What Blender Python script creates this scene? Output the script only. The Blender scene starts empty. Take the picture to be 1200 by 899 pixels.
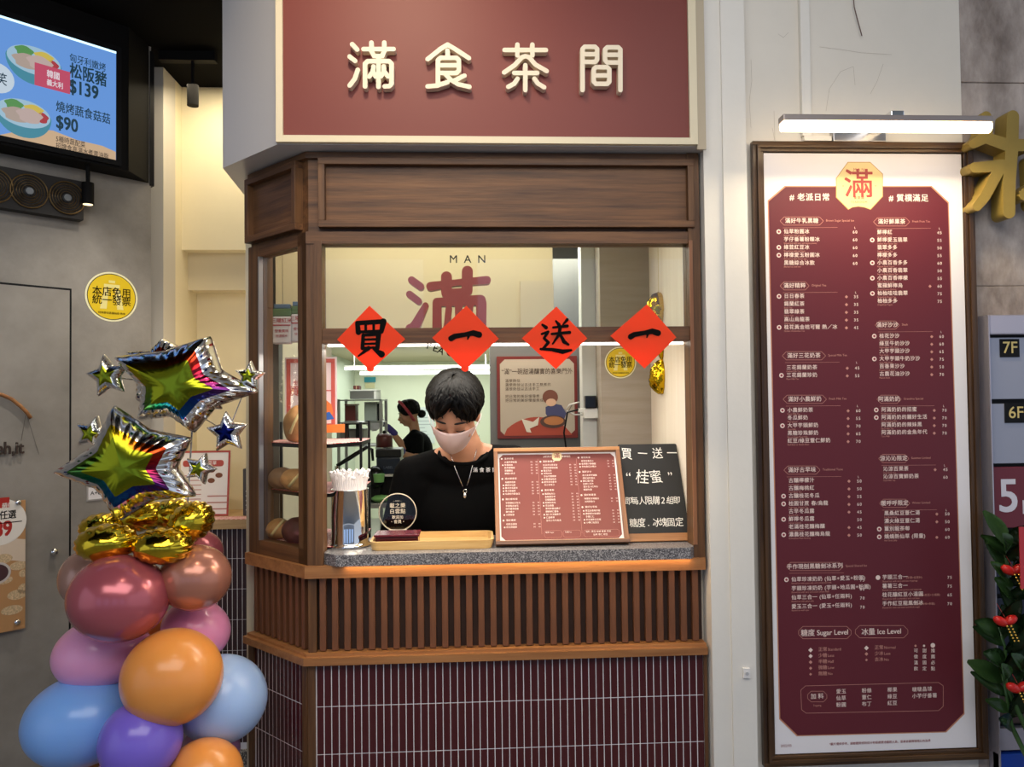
import bpy, bmesh, math, random
from mathutils import Vector, Matrix, noise
random.seed(7)
C = bpy.context.scene.collection
sc = bpy.context.scene
# ---------------------------------------------------------------- camera, world, exposure
F = 900.0
CAMP = Vector((0, -2.33, 1.78))
RM = Matrix.Rotation(-math.radians(3), 4, 'Z') @ Matrix.Rotation(math.radians(91.4), 4, 'X') @ Matrix.Rotation(math.radians(-.65), 4, 'Z')
cd = bpy.data.cameras.new('camera'); cam = bpy.data.objects.new('camera', cd); C.objects.link(cam)
cam.matrix_world = Matrix.Translation(CAMP) @ RM
cd.sensor_width = 36; cd.lens = 36 * F / 1200; cd.clip_start = .05
sc.camera = cam
sc.view_settings.view_transform = 'Standard'; sc.view_settings.look = 'None'
sc.view_settings.gamma = 1; sc.view_settings.exposure = 0.0; sc.view_settings.use_curve_mapping = False
w = bpy.data.worlds.new('world'); sc.world = w; w.use_nodes = True
nt = w.node_tree; bg = nt.nodes['Background']; bg.inputs[1].default_value = .88
_tc = nt.nodes.new('ShaderNodeTexCoord'); _sp = nt.nodes.new('ShaderNodeSeparateXYZ'); _cr = nt.nodes.new('ShaderNodeValToRGB')
_cr.color_ramp.elements[0].position = .45; _cr.color_ramp.elements[0].color = (.55, .6, .68, 1)
_cr.color_ramp.elements[1].position = .8; _cr.color_ramp.elements[1].color = (.72, .85, 1.1, 1)
_ma = nt.nodes.new('ShaderNodeMath'); _ma.operation = 'MULTIPLY_ADD'; _ma.inputs[1].default_value = .5; _ma.inputs[2].default_value = .5
nt.links.new(_tc.outputs['Generated'], _sp.inputs[0]); nt.links.new(_sp.outputs[2], _ma.inputs[0])
nt.links.new(_ma.outputs[0], _cr.inputs[0]); nt.links.new(_cr.outputs[0], bg.inputs[0])

def light(name, kind, loc, power, color, size=.3, sizey=None, rot=(0, 0, 0), spot=None, blend=.6):
    l = bpy.data.lights.new(name, kind); l.energy = power; l.color = color
    if kind == 'AREA':
        l.size = size
        if sizey: l.shape = 'RECTANGLE'; l.size_y = sizey
    elif kind == 'SPOT':
        l.spot_size = math.radians(spot or 60); l.spot_blend = blend; l.shadow_soft_size = size
    else: l.shadow_soft_size = size
    o = bpy.data.objects.new(name, l); o.location = loc; o.rotation_euler = rot; C.objects.link(o); return o
R_ = math.radians
WARM = (1, .78, .5); NEUT = (1, .93, .82); COOLW = (.93, 1, .93)
light('kiosk_ceiling_light', 'AREA', (0, .14, 1.95), 5, NEUT, 1.0, .12)
light('kiosk_rear_light', 'AREA', (.1, 1.0, 2.45), 16, NEUT, .9, .5)
light('bulkhead_light', 'AREA', (-.1, .22, 2.50), 5.2, (1, .9, .72), 1.0, .12)
light('kitchen_light', 'AREA', (-.5, 6.8, 2.32), 58, COOLW, 1.8, 2.2)
light('alcove_light', 'AREA', (-1.1, 1.1, 3.2), 4.2, (1, .86, .6), .35, .35, (R_(20), 0, 0))
light('alcove_low_light', 'POINT', (-1.0, 1.15, 2.0), 2.6, (1, .84, .6), .1)
light('counter_strip_light', 'AREA', (.12, -.012, 1.258), .14, (1, .62, .28), 1.1, .01, (R_(14), 0, 0))
light('stone_edge_light', 'AREA', (.14, -.024, 1.2995), .55, (1, .66, .34), 1.04, .006)
light('kitchen_front_light', 'AREA', (-.5, 3.4, 2.3), 14, COOLW, 1.2, 1.2)
light('counter_glow', 'AREA', (.1, -.16, 1.60), 1.5, (1, .8, .5), 1.0, .06, (R_(30), 0, 0))
light('sign_wash_light', 'SPOT', (-.25, -1.1, 3.5), 55, (1, .8, .55), .1, None, (R_(50), 0, R_(0)), 75, 1)
light('street_downlight', 'AREA', (-.2, -2.2, 3.25), 62, (1, .95, .88), 3.0, 1.5, (R_(25), 0, 0))  # added overhead fill for the street side, not an actual lamp
light('left_wall_spot', 'SPOT', (-1.12, .35, 2.95), 36, (1, .93, .82), .04, None, (R_(22), 0, R_(45)), 74, 1)
light('menu_wash', 'AREA', (1.22, -.2, 2.58), 8, (1, .8, .52), .6, .03, (R_(10), 0, 0))

def ray(x, y):
    return RM.to_3x3() @ Vector(((x - 600) / F, -(y - 449.5) / F, -1))
def P(x, y, Y):
    d = ray(x, y); return CAMP + d * ((Y - CAMP.y) / d.y)
def hit(x, y, p0, n):
    d = ray(x, y); return CAMP + d * ((Vector(p0) - CAMP).dot(n) / d.dot(n))

# ---------------------------------------------------------------- materials
def lin(h):
    if isinstance(h, str):
        h = h.lstrip('#'); h = ''.join(a * 2 for a in h) if len(h) == 3 else h; c = [int(h[i:i + 2], 16) / 255 for i in (0, 2, 4)]
        return tuple(((v + .055) / 1.055) ** 2.4 if v > .04 else v / 12.92 for v in c)
    return h
MC = {}
def mat(name, col, rough=.5, metal=0, emit=0, var=0, vs=8, bump=0, bs=60, stretch=(1, 1, 1), alpha=1, trans=0, coat=0, sss=0, col2=None, ior=1.45, emitcol=None, spec=None):
    if name in MC: return MC[name]
    m = bpy.data.materials.new(name); m.use_nodes = True; n = m.node_tree; b = n.nodes['Principled BSDF']
    c = lin(col)
    b.inputs['Base Color'].default_value = (*c, 1); b.inputs['Roughness'].default_value = rough
    b.inputs['Metallic'].default_value = metal; b.inputs['IOR'].default_value = ior
    if spec is not None: b.inputs['Specular IOR Level'].default_value = spec
    if trans: b.inputs['Transmission Weight'].default_value = trans
    if coat: b.inputs['Coat Weight'].default_value = coat; b.inputs['Coat Roughness'].default_value = .08
    if sss: b.inputs['Subsurface Weight'].default_value = sss; b.inputs['Subsurface Radius'].default_value = (.02, .01, .006)
    if emit:
        b.inputs['Emission Color'].default_value = (*lin(emitcol or col), 1); b.inputs['Emission Strength'].default_value = emit
    if var or bump:
        tc = n.nodes.new('ShaderNodeTexCoord'); mp = n.nodes.new('ShaderNodeMapping'); mp.inputs['Scale'].default_value = stretch
        n.links.new(tc.outputs['Object'], mp.inputs[0])
        if var:
            no = n.nodes.new('ShaderNodeTexNoise'); no.inputs['Scale'].default_value = vs; no.inputs['Detail'].default_value = 6; no.inputs['Roughness'].default_value = .62
            n.links.new(mp.outputs[0], no.inputs['Vector'])
            cr = n.nodes.new('ShaderNodeValToRGB'); cr.color_ramp.elements[0].position = .3; cr.color_ramp.elements[1].position = .7
            if col2: a, d = c, lin(col2)
            else: a = tuple(v * (1 - var) for v in c); d = tuple(min(1, v * (1 + var)) for v in c)
            cr.color_ramp.elements[0].color = (*a, 1); cr.color_ramp.elements[1].color = (*d, 1)
            n.links.new(no.outputs['Fac'], cr.inputs[0]); n.links.new(cr.outputs[0], b.inputs['Base Color'])
        if bump:
            n2 = n.nodes.new('ShaderNodeTexNoise'); n2.inputs['Scale'].default_value = bs; n2.inputs['Detail'].default_value = 4
            n.links.new(mp.outputs[0], n2.inputs['Vector'])
            bp = n.nodes.new('ShaderNodeBump'); bp.inputs['Strength'].default_value = bump; bp.inputs['Distance'].default_value = .01
            n.links.new(n2.outputs['Fac'], bp.inputs['Height']); n.links.new(bp.outputs[0], b.inputs['Normal'])
    MC[name] = m; return m
def wood(name, c1, c2, axis='x', rough=.42, sc_=1.0):
    st = {'x': (1.2, 22, 22), 'z': (22, 22, 1.2), 'y': (22, 1.2, 22)}[axis]
    st = tuple(v * sc_ for v in st)
    return mat(name, c1, rough, var=1, vs=2.2, col2=c2, stretch=st, bump=.08, bs=9)
def attrmat(name, rough=.15, metal=1, attr='col', bump=0, bs=30):
    m = mat(name, '#ffffff', rough, metal, bump=bump, bs=bs); n = m.node_tree
    a = n.nodes.new('ShaderNodeAttribute'); a.attribute_name = attr
    n.links.new(a.outputs['Color'], n.nodes['Principled BSDF'].inputs['Base Color']); return m
def speckle(name, cols, scale=300, rough=.35):
    m = mat(name, cols[0], rough); n = m.node_tree; tc = n.nodes.new('ShaderNodeTexCoord')
    v = n.nodes.new('ShaderNodeTexVoronoi'); v.inputs['Scale'].default_value = scale
    n.links.new(tc.outputs['Object'], v.inputs['Vector'])
    sp = n.nodes.new('ShaderNodeSeparateColor'); n.links.new(v.outputs['Color'], sp.inputs[0])
    cr = n.nodes.new('ShaderNodeValToRGB'); cr.color_ramp.interpolation = 'CONSTANT'
    e = cr.color_ramp.elements; e[0].color = (*lin(cols[0]), 1); e[1].color = (*lin(cols[1]), 1); e[1].position = .35
    for i, c in enumerate(cols[2:]):
        k = e.new(.55 + .2 * i); k.color = (*lin(c), 1)
    n.links.new(sp.outputs[0], cr.inputs[0]); n.links.new(cr.outputs[0], n.nodes['Principled BSDF'].inputs['Base Color']); return m
def glassmat(name, tint=(1, 1, 1), refl=.08):
    m = bpy.data.materials.new(name); m.use_nodes = True; n = m.node_tree; n.nodes.clear()
    o = n.nodes.new('ShaderNodeOutputMaterial'); t = n.nodes.new('ShaderNodeBsdfTransparent'); t.inputs[0].default_value = (*tint, 1)
    g = n.nodes.new('ShaderNodeBsdfGlossy'); g.inputs['Roughness'].default_value = .02
    f = n.nodes.new('ShaderNodeFresnel'); f.inputs[0].default_value = 1.5
    ad = n.nodes.new('ShaderNodeMath'); ad.inputs[1].default_value = refl - .04
    mx = n.nodes.new('ShaderNodeMixShader')
    ge = n.nodes.new('ShaderNodeNewGeometry'); iv = n.nodes.new('ShaderNodeMath'); iv.operation = 'SUBTRACT'; iv.inputs[0].default_value = 1; mu = n.nodes.new('ShaderNodeMath'); mu.operation = 'MULTIPLY'
    n.links.new(ge.outputs['Backfacing'], iv.inputs[1]); n.links.new(iv.outputs[0], mu.inputs[0]); n.links.new(ad.outputs[0], mu.inputs[1])
    n.links.new(f.outputs[0], ad.inputs[0]); n.links.new(mu.outputs[0], mx.inputs[0]); n.links.new(t.outputs[0], mx.inputs[1]); n.links.new(g.outputs[0], mx.inputs[2]); n.links.new(mx.outputs[0], o.inputs[0])
    MC[name] = m; return m
def papermat(name, col, tr=.5):
    m = mat(name, col, .6); n = m.node_tree; b = n.nodes['Principled BSDF']; o = n.nodes['Material Output']
    t = n.nodes.new('ShaderNodeBsdfTranslucent'); t.inputs[0].default_value = (*lin(col), 1)
    mx = n.nodes.new('ShaderNodeMixShader'); mx.inputs[0].default_value = tr
    n.links.new(b.outputs[0], mx.inputs[1]); n.links.new(t.outputs[0], mx.inputs[2]); n.links.new(mx.outputs[0], o.inputs[0]); return m

WX = wood('walnut_across', '#432a19', '#7b5433', 'x', .5); WZ = wood('walnut_upright', '#462c1a', '#74502f', 'z', .5)
WD = wood('walnut_dark', '#4a2d1f', '#6d4733', 'x')
OAKX = wood('oak_edge', '#8a5a34', '#b17c4c', 'x'); OAKZ = wood('oak_upright', '#7a4e33', '#9a6a49', 'z')
SLAT = wood('slat_wood', '#5e3a26', '#86583c', 'z')
WHITE = mat('white_paint', '#e4e0d8', .55, var=.03, vs=3, bump=.1, bs=25)
CREAM = mat('cream_paint', '#e9ddbd', .6, var=.03, vs=3)
SIGNRED = mat('sign_red', '#763029', .5, var=.03, vs=2)
LETTER = mat('letter_cream', '#e9dcc4', .4)
MAROON = mat('maroon_print', '#8c3540', .5)
TILE = mat('maroon_tile', '#4a1c1f', .25, var=.15, vs=3)
TILED = mat('dark_tile', '#3a2224', .3, var=.12, vs=3)
GROUT = mat('grout', '#f0eaec', .8)
STEEL = mat('steel', '#c9c9cc', .12, 1)
BRUSH = mat('brushed_steel', '#a9a9ad', .32, 1, bump=.05, bs=80)
BLACK = mat('black', '#121214', .5, spec=.2); BLACKG = mat('black_gloss', '#0d0d10', .2)
PAPER = mat('paper_white', '#ece8ea', .6); PINKT = mat('menu_text', '#f0d9cf', .6); PINKL = mat('menu_text_dim', '#c98f82', .6)
INK = mat('ink', '#070606', .7, spec=.1); CHROME = mat('chrome', '#e6e6e6', .05, 1)

# ---------------------------------------------------------------- object helpers
WM = {}
I4 = Matrix.Identity(4)
def frame(o, x, up):
    x = Vector(x).normalized(); up = Vector(up); y = up.cross(x).normalized(); z = x.cross(y)
    return Matrix(((x.x, y.x, z.x, o[0]), (x.y, y.y, z.y, o[1]), (x.z, y.z, z.z, o[2]), (0, 0, 0, 1)))
def T(x, y, z): return Matrix.Translation((x, y, z))
def link(o, M, parent):
    C.objects.link(o); WM[o.name] = M
    if parent: o.parent = parent; o.matrix_local = WM[parent.name].inverted() @ M
    else: o.matrix_world = M
def setp(o, label=None, cat=None, group=None, kind=None):
    if label: o['label'] = label
    if cat: o['category'] = cat
    if group: o['group'] = group
    if kind: o['kind'] = kind
    return o
def thing(name, loc, label=None, cat=None, group=None, M=None, kind=None):
    o = bpy.data.objects.new(name, None); o.empty_display_size = .05
    link(o, M if M is not None else T(*loc), None); return setp(o, label, cat, group, kind)
def build(name, bm, m, parent=None, M=I4, smooth=False, label=None, kind=None, cat=None, group=None):
    # bm is written in the coordinates of M; a top-level mesh gets its origin at its own base
    bmesh.ops.recalc_face_normals(bm, faces=bm.faces)
    me = bpy.data.meshes.new(name)
    if M == I4:
        if parent: M2 = WM[parent.name].copy()
        else:
            bb = [v.co for v in bm.verts]
            M2 = T((min(v.x for v in bb) + max(v.x for v in bb)) / 2, (min(v.y for v in bb) + max(v.y for v in bb)) / 2, min(v.z for v in bb))
        bm.transform(M2.inverted()); M = M2
    bm.to_mesh(me); bm.free()
    for f in me.polygons: f.use_smooth = smooth
    for q in (m if isinstance(m, (list, tuple)) else [m]): me.materials.append(q)
    o = bpy.data.objects.new(name, me); link(o, M, parent); return setp(o, label, cat, group, kind)
def NB(): return bmesh.new()
def box(bm, lo, hi, M=None):
    vs = [bm.verts.new((x, y, z)) for x in (lo[0], hi[0]) for y in (lo[1], hi[1]) for z in (lo[2], hi[2])]
    for f in ((0, 1, 3, 2), (4, 6, 7, 5), (0, 4, 5, 1), (2, 3, 7, 6), (0, 2, 6, 4), (1, 5, 7, 3)): bm.faces.new([vs[i] for i in f])
    if M is not None:
        for v in vs: v.co = M @ v.co
    return bm
def B(name, lo, hi, m, parent=None, M=I4, bev=0, **k):
    bm = box(NB(), lo, hi)
    if bev: bmesh.ops.bevel(bm, geom=bm.edges[:], offset=bev, segments=2, affect='EDGES', profile=.6)
    return build(name, bm, m, parent, M, **k)
def prism(bm, poly, z0, z1, ax='z'):
    n = len(poly); f = (lambda a, b, c: (a, b, c)) if ax == 'z' else (lambda a, b, c: (a, c, b))
    lo = [bm.verts.new(f(p[0], p[1], z0)) for p in poly]; hi = [bm.verts.new(f(p[0], p[1], z1)) for p in poly]
    bm.faces.new(lo[::-1]); bm.faces.new(hi)
    for i in range(n): bm.faces.new((lo[i], lo[(i + 1) % n], hi[(i + 1) % n], hi[i]))
    return bm
def cyl(bm, a, b, r0, r1=None, seg=16, cap=True):
    a, b = Vector(a), Vector(b); r1 = r0 if r1 is None else r1
    q = (b - a).to_track_quat('Z', 'Y')
    l0 = [bm.verts.new(a + q @ Vector((r0 * math.cos(t), r0 * math.sin(t), 0))) for t in [2 * math.pi * i / seg for i in range(seg)]]
    l1 = [bm.verts.new(b + q @ Vector((r1 * math.cos(t), r1 * math.sin(t), 0))) for t in [2 * math.pi * i / seg for i in range(seg)]]
    for i in range(seg): bm.faces.new((l0[i], l0[(i + 1) % seg], l1[(i + 1) % seg], l1[i]))
    if cap: bm.faces.new(l0[::-1]); bm.faces.new(l1)
    return bm
def tube(bm, pts, r, seg=8, closed=False):
    pts = [Vector(p) for p in pts]; n = len(pts); rings = []
    rr = r if isinstance(r, (list, tuple)) else [r] * n
    up = Vector((0, 0, 1))
    for i, p in enumerate(pts):
        a = pts[(i - 1) % n] if closed or i > 0 else p; b = pts[(i + 1) % n] if closed or i < n - 1 else p
        t = (b - a).normalized(); u = t.cross(up)
        if u.length < .05: u = t.cross(Vector((0, 1, 0)))
        u.normalize(); v = t.cross(u)
        rings.append([bm.verts.new(p + (u * math.cos(k) + v * math.sin(k)) * rr[i]) for k in [2 * math.pi * j / seg for j in range(seg)]])
    for i in range(n if closed else n - 1):
        A, D = rings[i], rings[(i + 1) % n]
        for j in range(seg): bm.faces.new((A[j], A[(j + 1) % seg], D[(j + 1) % seg], D[j]))
    if not closed: bm.faces.new(rings[0][::-1]); bm.faces.new(rings[-1])
    return bm
def lathe(bm, prof, c=(0, 0, 0), seg=32):
    rings = []
    for r, z in prof:
        rings.append([bm.verts.new((c[0] + r * math.cos(t), c[1] + r * math.sin(t), c[2] + z)) for t in [2 * math.pi * i / seg for i in range(seg)]])
    for A, D in zip(rings, rings[1:]):
        for j in range(seg): bm.faces.new((A[j], A[(j + 1) % seg], D[(j + 1) % seg], D[j]))
    if prof[0][0] > 1e-4: bm.faces.new(rings[0][::-1])
    if prof[-1][0] > 1e-4: bm.faces.new(rings[-1])
    bmesh.ops.remove_doubles(bm, verts=bm.verts, dist=1e-6); return bm
def ball(bm, c, r, M=None, u=24, v=14, fn=None):
    ret = bmesh.ops.create_uvsphere(bm, u_segments=u, v_segments=v, radius=1)
    r = (r, r, r) if isinstance(r, (int, float)) else r
    for x in ret['verts']:
        p = x.co.copy()
        if fn: p = fn(p)
        p = Vector((p.x * r[0], p.y * r[1], p.z * r[2]))
        if M is not None: p = M @ p
        x.co = p + Vector(c)
    return bm
def disc(bm, c, r, y, seg=28, rz=None):
    vs = [bm.verts.new((c[0] + r * math.cos(t), y, c[1] + (rz or r) * math.sin(t))) for t in [2 * math.pi * i / seg for i in range(seg)]]
    bm.faces.new(vs); return bm
def ngon(bm, pts, y):
    bm.faces.new([bm.verts.new((p[0], y, p[1])) for p in pts]); return bm
def rrect(x0, x1, z0, z1, r, s=5):
    o = []
    for cx, cz, a in ((x1 - r, z0 + r, -90), (x1 - r, z1 - r, 0), (x0 + r, z1 - r, 90), (x0 + r, z0 + r, 180)):
        for i in range(s + 1):
            t = R_(a + 90 * i / s); o.append((cx + r * math.cos(t), cz + r * math.sin(t)))
    return o
def strokes(bm, paths, y0, y1, seg=8):
    """paths: lists of (x,z,w) in the x-z plane; rounded strokes extruded from y0 to y1"""
    k = 0
    for p in paths:
        q = list(zip(p, p[1:])) if len(p) > 1 else [(p[0], p[0])]
        for (x, z, a), (x2, z2, b) in q:
            e = .00005 * k; k += 1
            t0 = math.atan2(z2 - z, x2 - x)
            pl = [(x + a / 2 * math.cos(t), z + a / 2 * math.sin(t)) for t in [t0 + math.pi / 2 + math.pi * i / seg for i in range(seg + 1)]]
            pl += [(x2 + b / 2 * math.cos(t), z2 + b / 2 * math.sin(t)) for t in [t0 - math.pi / 2 + math.pi * i / seg for i in range(seg + 1)]]
            prism(bm, pl, y0 - e, y1, 'y')
    return bm
def text(bm, s, x, z, size, y=0, align='LEFT', bold=0, sp=1, rot=0, shear=0, ext=0, mi=0, sx=1):
    """flat lettering in the x-z plane at depth y, facing -y"""
    c = bpy.data.curves.new('t', 'FONT'); c.body = s; c.size = size; c.align_x = align; c.align_y = 'CENTER'
    c.space_character = sp; c.shear = shear; c.extrude = ext; c.resolution_u = 2 if size < .02 else 4
    o = bpy.data.objects.new('t', c); me = bpy.data.meshes.new_from_object(o)
    me.transform(T(x, y, z) @ Matrix.Rotation(rot, 4, 'Y') @ Matrix.Rotation(R_(90), 4, 'X') @ Matrix.Diagonal((sx, 1, 1, 1)))
    b_ = bold * size * .28
    for i, (ox, oz) in enumerate([(0, 0)] if not bold else [(-b_, -b_), (b_, -b_), (b_, b_), (-b_, b_)]):
        me.transform(T(ox, -.00004, oz)); bm.from_mesh(me); me.transform(T(-ox, 0, -oz))
    bpy.data.objects.remove(o); bpy.data.curves.remove(c); bpy.data.meshes.remove(me); return bm
def bars(parent, x0, x1, z0, z1, w, y0, y1, m, mz=None, M=I4, name='rail', wz=None):
    mz = mz or m; wz = wz or w
    for n, lo, hi, q in ((name, (x0, y0, z0), (x1, y1, z0 + w), m), (name, (x0, y0, z1 - w), (x1, y1, z1), m),
                         (name, (x0, y0, z0 + w), (x0 + wz, y1, z1 - w), mz), (name, (x1 - wz, y0, z0 + w), (x1, y1, z1 - w), mz)):
        B(n, lo, hi, q, parent, M, bev=.0015)
# ---------------------------------------------------------------- the setting
S = dict(kind='structure')
ML = frame((-1.358, 1.0, 0), (1, 1, 0), (0, 0, 1)); MLi = ML.inverted(); NL = (1, -1, 0)
def LW(px, py, d=0):      # pixel -> (x, z) on the left wall plane, d metres in front of it
    p = MLi @ hit(px, py, ML @ Vector((0, -d, 0)), NL); return p.x, p.z
MS = frame((-.494, 0, 0), (1, -1, 0), (0, 0, 1))
K225 = .41421
def corner(o):            # kiosk outline pushed outwards by o
    return [(.705, -o), (-.494 - K225 * o, -o), (-.734 - .7071 * o, .238 - .7071 * o)]
def band(bm, o, i, z0, z1):
    return prism(bm, corner(o) + corner(i)[::-1], z0, z1)

B('floor', (-6, -8, -.1), (5, 9, 0), speckle('terrazzo', ['#6f6b66', '#8c8780', '#4b4744', '#b7b0a5'], 90, .4), **S)
conc = mat('grey_render', '#75706a', .62, var=1, vs=2.6, col2='#a19b93', bump=.15, bs=30)
o_ = B('wall_left', (-3.2, 0, 0), (0, .12, 3.4), conc, None, ML, **S)
B('trim_1', (-.006, -.004, 2.72), (.012, .14, 3.3), BLACK, None, ML, **S)
# flush door in the left wall: thin shadow gaps round a leaf
dx, dz = LW(83, 339)
door = B('door_1', (dx - 1.05, -.006, .02), (dx - .006, .0, dz - .006), mat('grey_door', '#77726b', .58, var=1, vs=2.2, col2='#9e9890'), None, ML, **S)
bm = NB(); box(bm, (dx - 1.06, -.002, .0), (dx + .002, -.0006, dz + .002)); build('door_gap', bm, BLACK, door, ML)
kx, kz = LW(61, 646); bm = NB(); cyl(bm, (kx, -.006, kz), (kx, -.03, kz), .009, .012, 16); build('door_knob', bm, CHROME, door, ML, smooth=True)
B('ceiling', (-4.2, -2.2, 3.32), (-.5, 2.4, 3.42), mat('black_ceiling', '#0b0a0a', .8, spec=.05), **S)
B('column_left', (-1.52, 1.2, 0), (-1.385, 1.34, 3.32), mat('column_grey', '#c7c1b7', .6), **S)
B('wall_alcove_side', (-1.52, 1.34, 0), (-1.385, 1.75, 3.32), CREAM, **S)
B('wall_alcove_back', (-1.385, 1.62, 0), (-.76, 1.75, 3.32), CREAM, **S)
B('wall_alcove_bulkhead', (-1.385, 1.42, 2.53), (-.76, 1.62, 3.32), CREAM, **S)
B('trim_2', (-1.385, 1.5, 2.347), (-.76, 1.62, 2.53), mat('alcove_band', '#d9cdb0', .6), **S)  # shade under the bulkhead put into the colour as a darker cream
lt = thing('tiled_low_wall', (-1.06, 1.36, 0), kind='structure')
B('core', (-1.385, 1.3018, .2), (-.745, 1.45, 1.213), GROUT, lt)
tm = None
def tiles(parent, M, x0, n, pitch, rows, y, m, wd=.0194, th=.004, kindname='tile'):
    for r0, r1 in rows:
        bm = box(NB(), (-wd / 2, 0, 0), (wd / 2, th, r1 - r0)); bmesh.ops.bevel(bm, geom=bm.edges[:], offset=.0007, segments=1, affect='EDGES')
        me = bpy.data.meshes.new('tile'); bm.to_mesh(me); bm.free(); me.materials.append(m)
        for i in range(n):
            o = bpy.data.objects.new('tile', me)
            link(o, M @ T(x0 + pitch * (i + .5), y + random.uniform(-.0002, .0002), r0), parent)
def rws(js, g=.0022): return [(a + g / 2, b - g / 2) for a, b in zip(js, js[1:])]
tiles(lt, I4, -1.385, 28, .0226, rws([.2295 + .1405 * k for k in range(8)]), 1.3, TILED)
B('kerb', (-1.5, 1.27, 0), (-.74, 1.46, .2), speckle('kerb_stone', ['#55504b', '#8c857c', '#2c2926', '#c8c0b4'], 220, .5), lt)
B('floor_kiosk', (-.76, .4, 0), (.72, 1.7, .2), mat('grey_floor', '#777470', .5), **S)
B('wall_kiosk_left', (-.76, .30, 0), (-.735, 1.75, 2.54), mat('panel_pale', '#cfc6ae', .6), **S)
B('wall_kiosk_right', (.69, .05, 0), (.714, .62, 2.54), mat('panel_oak_pale', '#e0d3c0', .5, var=1, vs=2, col2='#e9dfcf', stretch=(20, 20, 1)), **S)
B('wall_partition', (.497, .6, .2), (.74, .74, 2.54), mat('taupe_panel', '#94897a', .6, var=1, vs=2, col2='#a0968a', stretch=(2, 2, 22)), **S)
B('column_inner', (.442, .72, .2), (.52, .80, 2.54), mat('pale_grey_column', '#c5c7c2', .5), **S)
B('wall_back_partition', (.085, 1.24, .2), (.74, 1.3, 2.54), mat('grey_metal_door', '#6f6f6d', .4, .3), **S)
build('ceiling_kiosk', prism(NB(), corner(-.052) + [(-.735, 1.75), (.69, 1.75)], 2.536, 2.5445), mat('ceil_pale', '#d8d2c0', .6), **S)
B('wall_bulkhead', (-.70, .46, 2.02), (.30, .52, 2.54), mat('bulkhead_cream', '#d9cdac', .6), **S)
B('trim_3', (.18, .44, 2.02), (.30, .46, 2.22), mat('bulkhead_edge', '#d3c8ae', .6), **S)
GW = mat('kitchen_wall', '#d8dcc6', .5)
B('floor_kitchen', (-2.2, 1.75, 0), (1.6, 8.6, .2), mat('kitchen_floor', '#8c8a84', .5), **S)
B('wall_kitchen_back', (-2.2, 8.4, .2), (1.6, 8.5, 2.6), GW, **S)
B('wall_kitchen_left', (-1.72, 1.75, .2), (-1.62, 8.4, 2.6), mat('kitchen_left', '#bcc4b4', .5), **S)
B('wall_kitchen_right', (.9, 1.3, .2), (1.0, 8.4, 2.6), GW, **S)
B('ceiling_kitchen', (-2.2, 1.75, 2.36), (1.6, 8.5, 2.42), mat('kitchen_ceiling', '#b9ad8e', .6), **S)
# right side: white column and wall, stone cladding
B('column_right', (.714, -.035, 0), (.845, .3, 3.4), WHITE, **S)
B('trim_4', (.772, -.043, 0), (.845, -.035, 3.4), WHITE, **S)
B('wall_right', (.845, 0, 0), (1.556, .12, 3.4), mat('white_render', '#ddd7cc', .6, var=.05, vs=2, bump=.25, bs=9), **S)
STONE = mat('stone', '#65574f', .75, var=1, vs=5, col2='#c4b8b0', stretch=(1.6, 1.6, .8), bump=1.0, bs=11)
stw = thing('wall_stone', (2.2, .1, 0), kind='structure')
sx = 1.556; r_ = random.Random(3)
for z0, z1 in ((0, .55), (.55, 1.15), (1.15, 1.72), (1.72, 2.13), (2.13, 2.78), (2.78, 3.4)):
    x = sx
    while x < 3.2:
        wd = r_.uniform(.75, 1.1); bm = box(NB(), (x + .0006, .005 + r_.uniform(0, .004), z0 + .0006), (min(x + wd, 3.2) - .0006, .1, z1 - .0006))
        bmesh.ops.bevel(bm, geom=bm.edges[:], offset=.002, segments=1, affect='EDGES'); build('stone_slab', bm, STONE, stw); x += wd
B('backing', (sx, .03, 0), (3.2, .12, 3.4), mat('mortar', '#4c4541', .9), stw)
# street side, behind the camera: what the glass and foil mirror
B('wall_opposite', (-6, -9.2, 0), (6, -9, 5), mat('opposite_render', '#b4bac6', .7), **S)
B('ceiling_arcade', (-6, -9, 4.6), (6, -.2, 4.8), mat('arcade_soffit', '#a9aaa8', .7), **S)
for i, x in enumerate((-4.2, -1.6, 1.0, 3.6)):
    B('window_%d' % (i + 2), (x - .9, -9, 1), (x + .9, -8.96, 3.9), mat('window_bright', '#aac6f0', .2, emit=.7), **S)  # glowing panes added out of view for glass and foil to reflect

# ---------------------------------------------------------------- the kiosk
ki = thing('tea_kiosk', (0, .15, 0), 'walnut-clad tea stall with chamfered left corner, serving window, slatted band and maroon tiled base', 'kiosk')
bm = prism(NB(), corner(-.0034) + [(-.734, .36), (.705, .36)], 0, 1.0); tb = build('tiled_base', bm, GROUT, ki)
rows = rws([.60, .7405, .881, 1.010])
tiles(tb, I4, -.470, 53, .02203, rows, .002, TILE)
tiles(tb, MS, -.310, 13, .0218, rows, .002, TILE)
bm = NB()
for z0, z1 in rws([.0385, .179, .3195, .46, .60]):
    for M, x0, n, p in ((I4, -.470, 53, .02203), (MS, -.310, 13, .0218)):
        for i in range(n): box(bm, (x0 + p * (i + .5) - .0101, .002, z0), (x0 + p * (i + .5) + .0101, .007, z1), M)
build('lower_tiles', bm, TILE, tb, kind='stuff')
# frame around tiles
B('post', (-.494, -.004, 0), (-.472, .01, 1.012), WZ, tb); B('post', (.697, -.004, 0), (.707, .01, 1.012), WZ, tb)
B('post', (-.027, -.004, 0), (0, .01, 1.012), WZ, tb, MS); B('post', (-.338, -.004, 0), (-.308, .01, 1.012), WZ, tb, MS)
build('lower_ledge', band(NB(), .022, -.06, 1.010, 1.032), OAKX, ki)
build('ledge_upstand', band(NB(), .008, -.06, 1.032, 1.040), OAKX, ki)
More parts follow.
